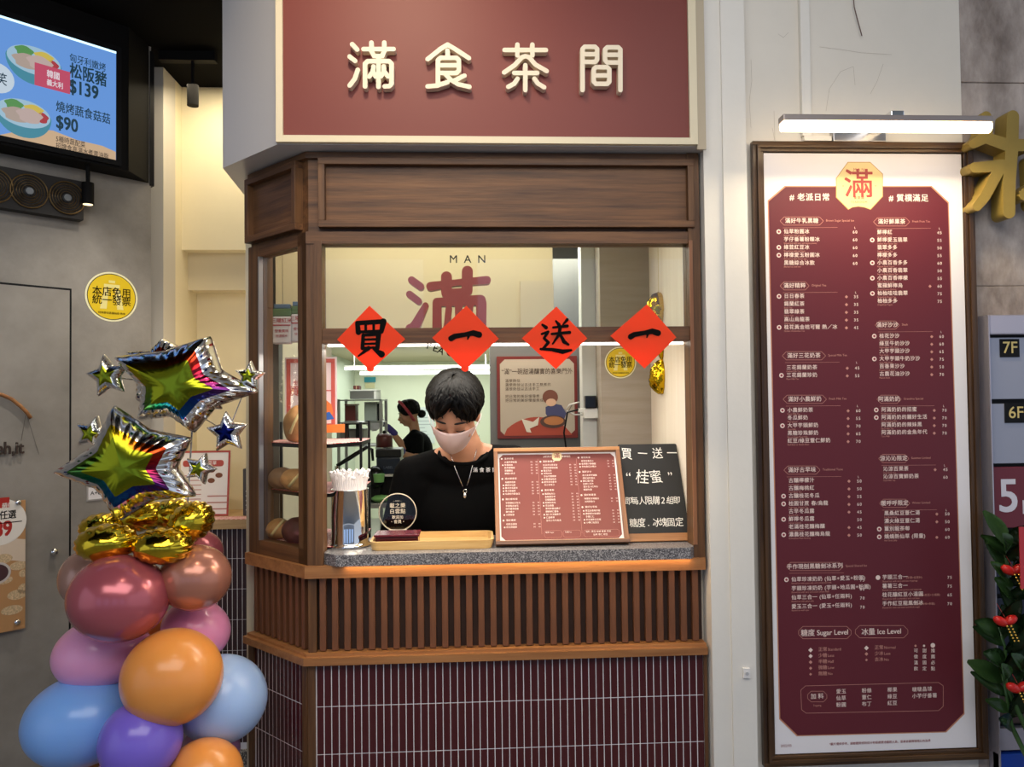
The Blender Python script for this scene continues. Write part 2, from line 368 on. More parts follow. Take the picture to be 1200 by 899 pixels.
# slatted band
bk = build('slat_band', prism(NB(), corner(-.035) + [(-.72, .36), (.705, .36)], 1.04, 1.263), mat('slat_backing', '#3d2a22', .7, var=.2, vs=12), ki)
def slats(M, xs, wd):
    bm = box(NB(), (-wd / 2, 0, 0), (wd / 2, .022, .218)); bmesh.ops.bevel(bm, geom=bm.edges[:], offset=.001, segments=1, affect='EDGES')
    me = bpy.data.meshes.new('slat'); bm.to_mesh(me); bm.free(); me.materials.append(SLAT)
    for x in xs: link(bpy.data.objects.new('slat', me), M @ T(x, .010, 1.043), bk)
slats(I4, [-.4525 + .0365 * i + .045 * 0 for i in range(32)], .0185)
slats(MS, [-.318 + .0345 * i for i in range(9)], .0165)
B('corner_post', (-.494, .006, 1.04), (-.470, .03, 1.263), WZ, bk)
build('upper_ledge', band(NB(), .014, -.3, 1.264, 1.3005), OAKX, ki)
# window frame, front
FY0, FY1 = 0.0, .045
bmp = prism(NB(), [(-.494, 0), (-.447, 0), (-.447, .06), (-.5, .06), (-.527, .033)], 1.300, 2.300)
build('corner_post', bmp, WZ, ki)
B('corner_bead', (-.470, -.006, 1.30), (-.447, .0, 2.272), WZ, ki)
B('right_post', (.671, -.006, 1.300), (.707, .06, 2.544), WZ, ki)
B('right_bead', (.671, -.012, 1.34), (.682, -.006, 2.272), OAKZ, ki)
B('head_rail', (-.494, -.004, 2.264), (.671, .06, 2.300), WX, ki)
B('transom', (-.447, -.002, 1.963), (.671, .045, 2.008), WX, ki)
B('light_strip', (-.44, .046, 1.957), (.665, .066, 1.967), mat('strip_glow', '#fff8e8', .5, emit=5), ki, label='thin white light strip along the transom')
GLASS = glassmat('clear_glass', (.93, .96, .92), .085); GLASS2 = glassmat('side_glass', (.93, .95, .93), .06)
B('upper_pane', (-.447, .02, 2.008), (.671, .026, 2.264), GLASS, ki)
# header panels
build('header_box', band(NB(), -.012, -.05, 2.300, 2.542), WX, ki)
B('top_band', (-.494, -.002, 2.524), (.690, .02, 2.5425), WX, ki)
bars(ki, -.455, .690, 2.312, 2.522, .020, -.016, .02, WX, WZ, name='header_rail')
B('header_panel', (-.435, .006, 2.332), (.670, .02, 2.502), WX, ki)
B('top_band', (-.338, -.002, 2.524), (0, .02, 2.5425), WX, ki, MS)
bars(ki, -.335, -.035, 2.312, 2.522, .020, -.016, .02, WX, WZ, MS, name='header_rail')
B('header_panel', (-.315, .006, 2.332), (-.055, .02, 2.502), WX, ki, MS)
# side window
B('side_post', (-.338, 0, 1.300), (-.272, .05, 2.300), WZ, ki, MS); B('side_post', (-.022, .0, 1.300), (0, .04, 2.300), WZ, ki, MS)
B('side_rail', (-.272, 0, 1.300), (-.022, .04, 1.346), WX, ki, MS); B('side_rail', (-.272, 0, 2.262), (-.022, .04, 2.300), WX, ki, MS)
B('side_pane', (-.272, .012, 1.346), (-.022, .018, 2.262), GLASS2, ki, MS)
B('glass_edge_strip', (-.274, -.003, 1.346), (-.268, .012, 2.262), mat('alu', '#a8a5a8', .3, .8), ki, MS)
B('inner_shelf', (.30, .36, 1.085), (.69, .59, 1.11), BRUSH, ki); B('inner_cabinet', (.30, .40, .2), (.69, .59, 1.085), mat('grey_panel', '#5b5b5d', .5), ki)
# stone counter
GR = speckle('granite', ['#5d5b60', '#7b797d', '#39383d', '#a8a6a8'], 420, .3)
bm = prism(NB(), [(.681, .008), (.655, -.030), (-.405, -.030), (-.447, .010), (-.447, .26), (.681, .26)], 1.301, 1.335)
ct = build('countertop', bm, GR, label='speckled grey stone countertop under the serving window', cat='countertop')
# signboard fascia
fz0 = 2.545
fa = thing('signboard', (0, .3, fz0), 'white boxed fascia with maroon shop sign in raised cream characters', 'sign')
prb = [(.714, -.06), (-.563, -.06), (-.794, .171), (-.82, .5), (-.82, 1.3), (.714, 1.3)]
build('fascia_box', prism(NB(), prb, fz0, 3.5), mat('fascia_white', '#c9c6c6', .5), fa)
B('sign_panel', (-.543, -.068, fz0 + .022), (.661, -.06, 3.3), SIGNRED, fa)
cr = mat('cream_frame', '#e0d3b5', .4)
B('sign_frame', (-.563, -.078, fz0 + .002), (.685, -.06, fz0 + .022), cr, fa); B('sign_frame', (-.563, -.078, fz0 + .022), (-.543, -.06, 3.3), cr, fa)
B('sign_frame', (.661, -.078, fz0 + .022), (.685, -.06, 3.3), cr, fa); B('sign_edge', (.685, -.07, fz0 - .01), (.712, -.06, 3.3), mat('tan_edge', '#b8aa92', .5), fa)
MAN = [[(612,210),(635,235)],[(600,268),(625,288)],[(600,403),(624,372),(638,330)],[(665,233),(805,233)],[(702,203),(702,243),(715,266),(752,266),(762,243),(762,203)],
 [(735,268),(735,410)],[(672,408),(672,302),(684,290),(785,290),(796,302),(796,396),(786,407),(764,408)],[(712,315),(708,340),(692,362)],[(709,338),(722,362)],[(760,315),(760,340),(746,362)],[(762,338),(780,362)]]
SHI = [[(965,280),(1025,232),(1058,212),(1092,232),(1158,275)],[(1058,240),(1058,268)],[(1013,402),(1013,285),(1025,274),(1100,274),(1111,285),(1111,334),(1100,345),(1013,345)],[(1013,309),(1111,309)],[(965,408),(1010,404),(1058,388)],[(1045,345),(1070,375),(1108,398),(1160,410)],[(1137,358),(1092,380)]]
CHA = [[(205,237),(398,237)],[(265,212),(265,262)],[(335,212),(335,262)],[(203,342),(252,308),(285,272),(302,266),(320,272),(350,306),(402,336)],[(302,308),(302,425)],[(250,345),(358,345)],[(265,372),(250,395),(222,410)],[(345,372),(360,394),(390,412)]]
JIAN = [[(570,425),(570,232),(580,222),(628,222),(638,232),(638,282),(628,293),(570,293)],[(570,257),(638,257)],[(747,425),(747,235),(737,225),(685,225),(675,235),(675,285),(685,296),(747,296)],[(675,260),(747,260)],[(632,318),(685,318),(695,328),(695,386),(685,396),(632,396),(622,386),(622,328),(632,318)],[(622,357),(695,357)]]
for ox, g in ((260, MAN), (260, SHI), (540, CHA), (540, JIAN)):
    ps = []
    for s in g: ps.append([(*(lambda p: (p.x, p.z))(P(ox + x / 4, y / 4, -.09)), .0135) for x, y in s])
    bm = strokes(NB(), ps, -.094, -.068, 14)
    build('letter', bm, LETTER, fa)
# ---------------------------------------------------------------- things on the counter
ZC = 1.3355
def W(x, y, Y): p = P(x, y, Y); return p.x, p.z
# diamond papers
REDP = papermat('red_paper', '#ff5424', .45)
BR = {  # brush strokes in a unit square, x right, z up, width
 'mai': [[(-.34,.40,.10),(.36,.44,.11)],[(-.36,.40,.10),(-.33,.14,.12)],[(.36,.44,.14),(.30,.16,.10)],[(-.32,.15,.07),(.30,.17,.07)],[(-.13,.40,.06),(-.13,.17,.06)],[(.09,.41,.06),(.09,.18,.06)],
   [(-.20,.06,.08),(-.22,-.30,.09)],[(-.20,.06,.06),(.22,.09,.08)],[(.22,.09,.12),(.19,-.30,.09)],[(-.20,-.06,.05),(.18,-.05,.05)],[(-.20,-.18,.05),(.18,-.17,.05)],[(-.20,-.29,.05),(.18,-.28,.05)],[(-.06,-.30,.10),(-.34,-.52,.03)],[(.08,-.32,.05),(.30,-.47,.15)]],
 'yi': [[(-.40,-.08,.13),(-.30,-.02,.12),(0,.03,.10),(.22,.07,.13),(.38,.02,.14)],[(.10,.02,.08),(.06,-.10,.03)]],
 'song': [[(-.36,.34,.06),(-.26,.26,.10)],[(-.38,.08,.06),(-.20,.14,.07),(-.32,-.04,.07),(-.20,-.16,.08),(-.34,-.32,.07)],[(-.42,-.34,.06),(-.10,-.36,.09),(.20,-.42,.12),(.44,-.38,.06)],
   [(.02,.44,.05),(.10,.34,.09)],[(.34,.48,.08),(.22,.34,.04)],[(-.06,.26,.06),(.34,.30,.08)],[(-.10,.08,.06),(.40,.12,.08)],[(.14,.28,.09),(.10,.06,.08),(-.08,-.20,.04)],[(.14,.06,.07),(.24,-.14,.10),(.36,-.22,.06)]]}
DI = [((433,358.3),(475,397.5),(434,434.4),(395,398),'mai','buy','thick brush character of many strokes on leftmost red diamond'),
      ((546.5,358.3),(584.5,397),(544.3,434.4),(506.5,396),'yi','','a'), ((652,359.3),(688.2,396.6),(651.4,432.7),(611.5,396.6),'song','','b'), ((758.2,356.6),(792.5,395.4),(755.3,432),(715.3,393.6),'yi','','c')]
LB = ['red diamond paper with the black brush character for buy, leftmost', 'red diamond paper with a single black stroke, hanging above the worker',
      'red diamond paper with the black brush character for give', 'red diamond paper with a single black stroke, hanging before the gold balloon']
for i, (t, r, b, l, g, _, _) in enumerate(DI):
    Y = -.02; pts = [W(*q, Y) for q in (t, l, b, r)]
    bm = prism(NB(), pts, Y - .0008, Y, 'y')
    d = build('diamond_paper', bm, REDP, label=LB[i], cat='paper decoration', group='red diamond papers on the transom')
    cx = sum(p[0] for p in pts) / 4; cz = sum(p[1] for p in pts) / 4; s = .108
    ps = [[(cx + x * s, cz + z * s + (.004 if g != 'yi' else .008), w_ * s * (1.22 if g != 'song' else 1.1)) for x, z, w_ in q] for q in BR[g]]
    build('brush_character', strokes(NB(), ps, Y - .0022, Y - .0008), INK, d)
    B('tape_pad', (cx - .012, Y, cz - .003), (cx + .012, -.002, cz + .02), PAPER, d)
    if i < 2:
        bx, bz = W(434 if i == 0 else 545, 431, Y); build('tassel_tip', prism(NB(), [(bx + .012 * math.cos(k), bz + .012 * math.sin(k)) for k in [j * math.pi / 6 for j in range(12)]], Y - .0006, Y - .0001, 'y'), REDP, d)
# raised logo character behind the upper pane
lg = thing('logo_character', P(530, 385, .07), 'thick red raised shop character standing behind the upper glass pane', 'sign')
def lq(x, y, w_=0): p = P(376 + x / 5.4545, 285 + y / 5.4545, .06); return (p.x, p.z, w_ / 5.4545 * 2.4 / 900)
LGM = [[(585,245,42),(640,285,42)],[(572,335,40),(628,378,38)],[(672,405,34),(615,520,54),(590,640,50),(575,730,50)],[(705,285,50),(860,262,36),(1060,245,46)],[(805,225,62),(805,320,60)],[(937,190,62),(935,310,62)],[(800,330,48),(935,320,48)],
       [(745,390,50),(745,620,52),(745,760,50)],[(745,385,48),(1020,372,60)],[(1025,390,60),(1025,620,56),(1020,750,56)],[(880,330,40),(885,520,46),(885,760,46)],[(820,420,36),(810,520,36),(790,570,20)],[(830,520,30),(855,570,20)],[(955,410,36),(945,510,36),(925,560,20)],[(965,510,30),(990,560,20)]]
RL = mat('logo_red', '#a8443f', .35)
LGC = [[(x, min(y, 575 - w_ / 2), w_ * 1.12) for x, y, w_ in s] for s in LGM]
build('character', strokes(NB(), [[lq(*q) for q in s] for s in LGC], .030, .062), RL, lg)
x0, z0 = W(548, 305, .04)
bm = text(NB(), 'M  A  N', x0, z0, .034, .0285, 'CENTER', .02)
build('lettering', bm, INK, lg)
x0, z0 = W(518, 409, .04)
bm = NB()
for c_, px, py, ro in (('P', 503, 406, 8), ('E', 510.5, 409, 16), ('A', 517, 412, 26), ('C', 527, 414, 30)):
    x1, z1 = W(px, py, .05); build('lettering', text(NB(), c_, x1, z1, .03, .03, 'CENTER', .03, rot=R_(ro)), INK, lg)
# steel straw canister
cx, _ = W(409, 640, .10); cy = .12; CR = .058
can = thing('straw_canister', (cx, cy, ZC), 'polished steel canister packed with wrapped straws, beside the bamboo tray', 'canister')
zt = P(409, 576, .06).z
bm = lathe(NB(), [(CR + .006, 0), (CR + .008, .004), (CR + .002, .010), (CR, .014), (CR, zt - ZC), (CR + .002, zt - ZC + .002), (CR - .003, zt - ZC + .001), (CR - .003, .02), (0, .02)], (cx, cy, ZC), 48)
build('canister_body', bm, CHROME, can, smooth=True)
STR = mat('straw_wrap', '#f3eef0', .45)
r2 = random.Random(4)
for k in range(96):
    a = r2.uniform(0, 2 * math.pi); rr = (CR - .008) * (.97 if k < 44 else math.sqrt(r2.random()) * .9)
    if k < 44: a = 2 * math.pi * k / 44
    b0 = Vector((cx + rr * math.cos(a) * .42, cy + rr * math.sin(a) * .42, ZC + .022)); h = r2.uniform(.188, .214)
    d = Vector((math.cos(a) * rr * 1.6 + r2.uniform(-.3, .3) * .01, math.sin(a) * rr * 1.2, 1.0)); sl = .56 * rr / (zt - ZC - .022); d.x = math.cos(a) * sl; d.y = math.sin(a) * sl; d.normalize()
    bm = cyl(NB(), b0, b0 + d * h, .0042, .0042, 6); top = b0 + d * h
    cyl(bm, top, top + d * .006 + Vector((r2.uniform(-.006, .006), r2.uniform(-.004, .004), 0)), .0046, .0058, 4)
    o = build('wrapped_straw', bm, STR, label='white paper-wrapped drinking straw standing in the steel canister', cat='straw', group='wrapped straws in the steel canister')
# bamboo tray
ty0, ty1 = .022, .20; tx0 = W(432, 640, ty0)[0]; tx1 = W(579, 635, ty0)[0]
BAM = mat('bamboo', '#c49a5c', .45, var=1, vs=3, col2='#d9b67c', stretch=(2, 25, 25))
tr = thing('bamboo_tray', ((tx0 + tx1) / 2, .11, ZC), 'long pale bamboo tray with rounded corners on the stone counter', 'tray')
bm = NB(); ol = rrect(tx0, tx1, ty0, ty1, .026, 6); il = rrect(tx0 + .008, tx1 - .008, ty0 + .008, ty1 - .008, .02, 6)
def shell(bm, o, i, z0, z1, zf, sh=.006):
    n = len(o); c0 = ((min(p[0] for p in o) + max(p[0] for p in o)) / 2, (min(p[1] for p in o) + max(p[1] for p in o)) / 2)
    sc2 = lambda p, k: (c0[0] + (p[0] - c0[0]) * (1 - k / abs(tx1 - tx0) * 2), c0[1] + (p[1] - c0[1]) * (1 - k * 4))
    a = [bm.verts.new((*sc2(p, sh), z0)) for p in o]; b = [bm.verts.new((*p, z1)) for p in o]; c = [bm.verts.new((*p, z1)) for p in i]; d = [bm.verts.new((*sc2(p, sh), zf)) for p in i]
    bm.faces.new(a[::-1]); bm.faces.new(d)
    for A, D in ((a, b), (b, c), (c, d)):
        for j in range(n): bm.faces.new((A[j], A[(j + 1) % n], D[(j + 1) % n], D[j]))
shell(bm, ol, il, ZC, ZC + .026, ZC + .007); build('tray_body', bm, BAM, tr)
# maroon cash dish in the tray
mx0, mz = W(439, 622, .07); mx1, _ = W(492, 622, .07)
mr = thing('cash_dish', ((mx0 + mx1) / 2, .08, ZC + .008), 'dark maroon lacquered box dish lying at the left end of the tray', 'dish')
MAR = mat('maroon_lacquer', '#3d0f17', .15)
B('dish_body', (mx0 + .004, .05, ZC + .008), (mx1 - .004, .13, ZC + .037), MAR, mr, bev=.002); B('dish_lid', (mx0, .045, ZC + .037), (mx1, .135, ZC + .043), mat('maroon_lid', '#5e1d2a', .25), mr, bev=.0015)
B('red_rim', (mx0 + .002, .046, ZC + .0085), (mx1 + .002, .052, ZC + .014), mat('dish_rim', '#8f3038', .3), mr)
# clear disc sign
ac = P(466, 600.5, .25); ar = 21.5 * 2.58 / 900
A_ = thing('clear_disc_sign', (ac.x, .25, ZC), 'round clear acrylic sign with cream lettering standing behind the tray', 'sign')
bm = cyl(NB(), (ac.x, .247, ac.z), (ac.x, .253, ac.z), ar, ar, 48); build('clear_disc', bm, glassmat('acrylic', (.90, .89, .88), .10), A_)
bm = tube(NB(), [(ac.x + ar * math.cos(t), .25, ac.z + ar * math.sin(t)) for t in [2 * math.pi * i / 48 for i in range(48)]], .0022, 6, True); build('disc_rim', bm, mat('disc_rim', '#d9cdb8', .25), A_, smooth=True)
B('disc_foot', (ac.x - .03, .235, ZC), (ac.x + .03, .265, ac.z - ar + .004), mat('foot', '#cfc8bd', .2), A_)
bm = text(NB(), '載之樂', ac.x, ac.z + .022, .017, .2462, 'CENTER', .02, 1.1); text(bm, '白雲點', ac.x, ac.z + .003, .017, .2462, 'CENTER', .02, 1.1)
text(bm, '歡迎加', ac.x, ac.z - .016, .012, .2462, 'CENTER', .02, 1.1); text(bm, '・會員・', ac.x, ac.z - .031, .013, .2462, 'CENTER', .02, 1.0); text(bm, '— MAN —', ac.x, ac.z + .038, .006, .2462, 'CENTER')
build('lettering', bm, mat('cream_letter', '#e8dcc8', .5, emit=0), A_)
# counter menu stand
bl = P(581, 631, .045); br = P(737, 627.5, .045); tl = P(576, 527, .19); tr_ = P(722, 525, .19)
bl.z = br.z = ZC + .003
MM = frame(bl, br - bl, ((tl - bl))); MMi = MM.inverted(); mw = (br - bl).length; up = (tl - bl); mh = up.length; 
ms = thing('counter_menu', (0, 0, 0), 'walnut-framed maroon menu board leaning back on the counter', 'menu board', M=MM)
B('menu_sheet', (.006, .004, .006), (mw - .006, .010, mh - .006), PAPER, ms, MM)
oc = lambda x0, x1, z0, z1, c: [(x0 + c, z0), (x1 - c, z0), (x1, z0 + c), (x1, z1 - c), (x1 - c, z1), (x0 + c, z1), (x0, z1 - c), (x0, z0 + c)]
MARM = mat('menu_maroon_small', '#7c3832', .5)
build('maroon_field', ngon(NB(), oc(.018, mw - .018, .018, mh - .018, .012), .0036), MARM, ms, MM)
bars(ms, 0, mw, 0, mh, .013, -.012, .012, OAKX, OAKZ, MM, 'frame_rail')
B('easel_foot', (.05, .012, .002), (.075, .055, .05), WX, ms, MM); B('easel_foot', (mw - .075, .012, .002), (mw - .05, .055, .05), WX, ms, MM)
B('front_lip', (.0, -.022, -.002), (mw, -.012, .008), WD, ms, MM)
bm = NB(); bq = random.Random(5); s_ = .0068
MG = '仙草粉圓冰芋仔黑糖檸檬愛玉綠豆翡翠多小農百香桂花烏龍鮮奶茶紅冬瓜古早味薏仁甘蔗金桔春阿滿手作沙大甲頭'
def mrow(x, z, n, price, icon, yy=.003, dot=True):
    text(bm, ''.join(bq.choice(MG) for _ in range(n)), x, z, s_, yy, 'LEFT', .02)
    if icon: disc(bm, (x - .005, z), .0024, yy)
    if price: text(bm, price, x + (mw - .036) * .30 - .012, z, .0058, yy, 'LEFT', .02, 1.2); text(bm, bq.choice(['50', '35', '45']), x + (mw - .036) * .30 - .028, z, .0058, yy, 'LEFT', .02, 1.2)
cw = (mw - .036) / 3
for c0, secs in ((0, ((5, .0), (5, 0), (5, 0), (2, 0))), (1, ((8, 0), (10, 0))), (2, ((3, 0), (6, 0), (2, 0), (5, 0)))):
    z = mh - .030 - (.014 if c0 == 1 else .002)
    for n, _ in secs:
        x = .018 + cw * c0 + .012; disc(bm, (x - .004, z), .003, .003); text(bm, '滿好' + bq.choice(['古早味', '鮮果茶', '沙沙', '精粹', '奶茶']), x + .004, z, .0072, .003, 'LEFT', .03, 1.2); z -= .0125
        for k in range(n): mrow(x + .004, z, bq.choice((4, 5, 6, 7)), bq.choice(('60', '55', '70', '45')), bq.random() < .4); z -= .0098
        z -= .008
build('lettering', bm, PINKT, ms, MM)
bm = NB()
for x in (.018 + cw, .018 + 2 * cw): box(bm, (x, .003, .035), (x + .0006, .0035, mh - .034))
for x0, x1 in ((.018 + cw + .008, .018 + cw * 1.5), (.018 + cw * 1.5 + .004, .018 + cw * 2 - .004), (.018 + 2 * cw + .006, mw - .026)): 
    for a, b_ in zip(rrect(x0, x1, .024, .046, .006, 2), rrect(x0, x1, .024, .046, .006, 2)[1:] + rrect(x0, x1, .024, .046, .006, 2)[:1]): strokes(bm, [[(a[0], a[1], .0005), (b_[0], b_[1], .0005)]], .003, .0034, 2)
build('thin_lines', bm, PINKL, ms, MM)
bm = NB(); text(bm, '糖度 Sugar', .018 + cw + .012, .040, .006, .003); text(bm, '冰量 Ice', .018 + cw * 1.5 + .01, .040, .006, .003); text(bm, '加料  愛玉 粉條 椰果 珍珠', .018 + 2 * cw + .012, .040, .007, .003); text(bm, '仙草 薏仁 綠豆', .018 + 2 * cw + .035, .030, .007, .003)
text(bm, '#老派日常          #質樸滿足', mw / 2, mh - .027, .0075, .003, 'CENTER', .03); build('lettering', bm, PINKT, ms, MM)
build('badge', ngon(NB(), oc(mw / 2 - .016, mw / 2 + .016, mh - .042, mh - .010, .008), .0028), mat('badge_cream', '#ecd6a8', .5), ms, MM)
build('lettering', text(NB(), '滿', mw / 2, mh - .025, .02, .0024, 'CENTER', .03), RL, ms, MM)
# chalkboard
bl = P(736.5, 632, .07); br = P(810, 631, .07); tl = P(726, 521, .23); bl.z = br.z = ZC + .001
MB_ = frame(bl, br - bl, tl - bl); cwid = (br - bl).length; ch = (tl - bl).length
cb = thing('chalkboard', (0, 0, 0), 'small black chalkboard with white handwritten offer in a wooden foot', 'chalkboard', M=MB_)
build('board', prism(NB(), rrect(0.0, cwid, .02, ch, .006, 4), 0, .006, 'y'), mat('chalk_black', '#19191b', .55, var=.3, vs=4), cb, MB_)
B('wooden_foot', (-.002, -.006, 0), (cwid + .002, .03, .026), OAKX, cb, MB_, bev=.002)
rr_ = random.Random(2)
for ln, z, s0, x0, st, bo in (('買一送一', .89, .042, .028, .051, .0), ('“桂蜜”', .64, .050, .022, .047, .0), ('即每人限購2組即', .40, .029, .014, .0225, .0), ('糖度.冰塊固定', .18, .031, .022, .0245, .0)):
    bm = NB()
    for i, c_ in enumerate(ln):
        text(bm, c_, x0 + st * i, z * ch, s0 * rr_.uniform(.92, 1.08), -.0006, 'CENTER', bo, rot=R_(rr_.uniform(-7, 7)), shear=rr_.uniform(-.1, .2), sx=.85)
    build('chalk_line', bm, mat('chalk', '#e9e6e0', .8), cb, MB_, kind='stuff')

# ---------------------------------------------------------------- inside the kiosk
# framed shop poster
px0, pz1 = W(582, 418, 1.23); px1, pz0 = W(677, 513, 1.23)
po = thing('framed_poster', ((px0 + px1) / 2, 1.235, pz0), 'maroon-edged poster of a child cooking, on the metal door behind the worker', 'poster')
B('poster_board', (px0, 1.222, pz0), (px1, 1.24, pz1), mat('poster_edge', '#6b2521', .4), po)
build('poster_sheet', ngon(NB(), oc(px0 + .014, px1 - .014, pz0 + .014, pz1 - .014, .022), 1.2215), mat('poster_cream', '#a99c8a', .5), po)
pw = px1 - px0; ph = pz1 - pz0
def pp(u, v): return px0 + u * pw, pz1 - v * ph
bm = text(NB(), '“滿”一碗甜湯釀實的喜樂門外', *pp(.5, .19), .030, 1.2210, 'CENTER', .01, sx=.86)
for i, n in enumerate((4, 12, 9)): text(bm, '滿懷熱忱以古法手工熬煮的甜味'[:n], *pp(.10, .30 + .05 * i), .017, 1.2210, 'LEFT', 0, 1.1)
for i, n in enumerate((9, 12)): text(bm, '把日常的美好慢慢煮成一碗'[:n], *pp(.10, .49 + .05 * i), .017, 1.2210, 'LEFT', 0, 1.1)
build('lettering', bm, mat('poster_ink', '#4b3a30', .6), po)
def blob(name, pts, y, m):
    return build(name, ngon(NB(), [pp(*q) for q in pts], y), m, po)
arc = [(.06 + .9 * t, .97 - .23 * math.sin(math.pi * min(1, t * 1.05)) ** .6) for t in [i / 16 for i in range(17)]]
blob('red_table', [(.08, .965)] + arc[1:-1] + [(.93, .965)], 1.2209, mat('poster_red', '#9c3f2c', .5))
blob('blue_shirt', [(.60, .62), (.70, .58), (.80, .60), (.86, .70), (.82, .80), (.66, .80), (.60, .70)], 1.2206, mat('poster_blue', '#3d3f62', .5))
bm = disc(NB(), pp(.66, .50), .036, 1.2203, 24, .034); build('brown_hair', bm, mat('poster_hair', '#6d4030', .5), po)
bm = disc(NB(), pp(.67, .565), .024, 1.2200, 20, .018); build('face_shape', bm, mat('poster_skin', '#c9a184', .5), po)
bm = disc(NB(), pp(.69, .80), .060, 1.2197, 24, .030); build('wok_shape', bm, mat('poster_wok', '#4a3229', .5), po)
bm = disc(NB(), pp(.70, .79), .046, 1.2194, 24, .020); build('soup_shape', bm, mat('poster_soup', '#a86b3c', .5), po)
build('cloth_shape', ngon(NB(), [pp(*q) for q in ((.30, .76), (.44, .80), (.52, .74), (.50, .84), (.40, .88), (.42, .93), (.36, .92))], 1.2193), mat('poster_white', '#c9c0ae', .5), po)
bm = strokes(NB(), [[(*pp(.86, .72), .004), (*pp(1.0 - .06, .58), .004)]], 1.2194, 1.2198); build('ladle_shape', bm, mat('poster_grey', '#6a625a', .5), po)
# round yellow invoice stickers
YEL = mat('sticker_yellow', '#e3c21c', .45); STW = mat('sticker_white', '#efeac2', .5)
def sticker(M, r, label, par=None, dim=1):
    t = thing('round_sticker', (0, 0, 0), label, 'sticker', M=M)
    build('sticker_disc', prism(NB(), [(r * math.cos(k), r * math.sin(k)) for k in [2 * math.pi * i / 48 for i in range(48)]], -.0006, 0, 'y'), STW, t, M)
    build('yellow_field', disc(NB(), (0, 0), r * .93, -.0009, 48), mat('sticker_ring', '#2a2416', .5), t, M); build('yellow_field', disc(NB(), (0, 0), r * .90, -.0012, 48), YEL, t, M)
    bm = NB()
    for q in ([(-.12, .55), (.12, .55), (.12, .66), (-.12, .66)], [(-.3, .36), (.3, .36), (.3, .5), (-.3, .5)], [(-.45, -.5), (-.2, -.5), (-.12, .3), (-.3, .3)], [(.2, -.5), (.45, -.5), (.3, .3), (.12, .3)]): ngon(bm, [(a * r, b * r) for a, b in q], -.0014)
    build('pale_emblem', bm, mat('sticker_pale', '#e9dc90', .5), t, M)
    bm = text(NB(), '本店免用', 0, .17 * r, r * .40, -.0017, 'CENTER', .03, .95, sx=.95); text(bm, '統一發票', 0, -.17 * r, r * .40, -.0017, 'CENTER', .03, .95, sx=.95); text(bm, '財政部北區國稅局 核准', 0, -.66 * r, r * .10, -.0017, 'CENTER', .02)
    build('lettering', bm, INK, t, M)
s1 = P(727, 425, .6); sticker(T(s1.x, .5985, s1.z), 18.6 * 2.95 / 900, 'round yellow sticker on the taupe partition inside the kiosk')
s2 = hit(131, 348, ML @ Vector((0, -.001, 0)), NL)
sticker(T(*s2) @ Matrix.Rotation(R_(45), 4, 'Z'), .102, 'round yellow sticker on the grey wall beside the door')
# socket box, cables
sk = P(693, 477, .72)
so = thing('socket_box', (sk.x, .72, sk.z - .05), 'white wall socket box with black charger on the inner column', 'socket')
B('box_body', (sk.x - .035, .69, sk.z - .045), (sk.x + .035, .72, sk.z - .005), mat('socket_white', '#d9dad4', .4), so, bev=.003)
B('charger', (sk.x - .03, .68, sk.z - .005), (sk.x + .015, .72, sk.z + .045), BLACKG, so, bev=.004)
B('plug', (sk.x - .055, .70, sk.z - .02), (sk.x - .035, .715, sk.z - .005), mat('socket_white', '#fff'), so, bev=.002)
bm = tube(NB(), [(sk.x - .055, .705, sk.z - .01), (sk.x - .10, .69, sk.z - .02), (sk.x - .115, .69, sk.z - .10), (sk.x - .10, .69, sk.z - .22), (sk.x - .09, .68, sk.z - .45), (sk.x - .08, .62, 1.12)], .004, 8)
build('charger_cable', bm, BLACK, smooth=True, label='black cable drooping from the wall socket to the shelf', cat='cable')
bm = tube(NB(), [(sk.x - .05, .705, sk.z + .02), (sk.x - .09, .70, sk.z + .01), (sk.x - .11, .70, sk.z - .01), (sk.x - .07, .70, sk.z - .03), (sk.x - .04, .70, sk.z - .03)], .003, 8)
build('white_cable', bm, mat('cable_white', '#d0cfcb', .4), so, smooth=True)
# gold foil number balloon on the right
GOLD = mat('gold_foil', '#c8a41c', .16, 1, bump=.5, bs=22)
def wr(p, s=9, a=.05):
    n = noise.noise(p * s) * a + noise.noise(p * s * 2.3 + Vector((3, 1, 2))) * a * .6
    return p * (1 + n)
g0 = P(778, 402, .42)
gb = thing('gold_number_balloon', (g0.x, .42, P(775, 458, .42).z), 'wrinkled gold foil balloon hanging inside at the right of the window', 'balloon')
for i, (px, py, rx, rz, an) in enumerate(((772, 362, 15, 19, 0), (783, 388, 14, 20, 10), (785, 412, 14, 20, -20), (776, 441, 15, 21, 12))):
    c_ = P(px, py, .42); k = 2.75 / 900
    build('foil_lobe', ball(NB(), c_, (rx * k, .038, rz * k), Matrix.Rotation(R_(an), 4, 'Y').to_3x3(), 40, 28, lambda p, i=i: wr(p + Vector((i, 0, 0)), 6, .10) - Vector((i, 0, 0)) * 1.0), GOLD, gb, smooth=True)
build('string', tube(NB(), [(P(772, 350, .42).x, .42, P(772, 350, .42).z), (P(772, 350, .42).x, .42, 2.54)], .0008, 5), mat('string', '#c9b45a', .5), gb)
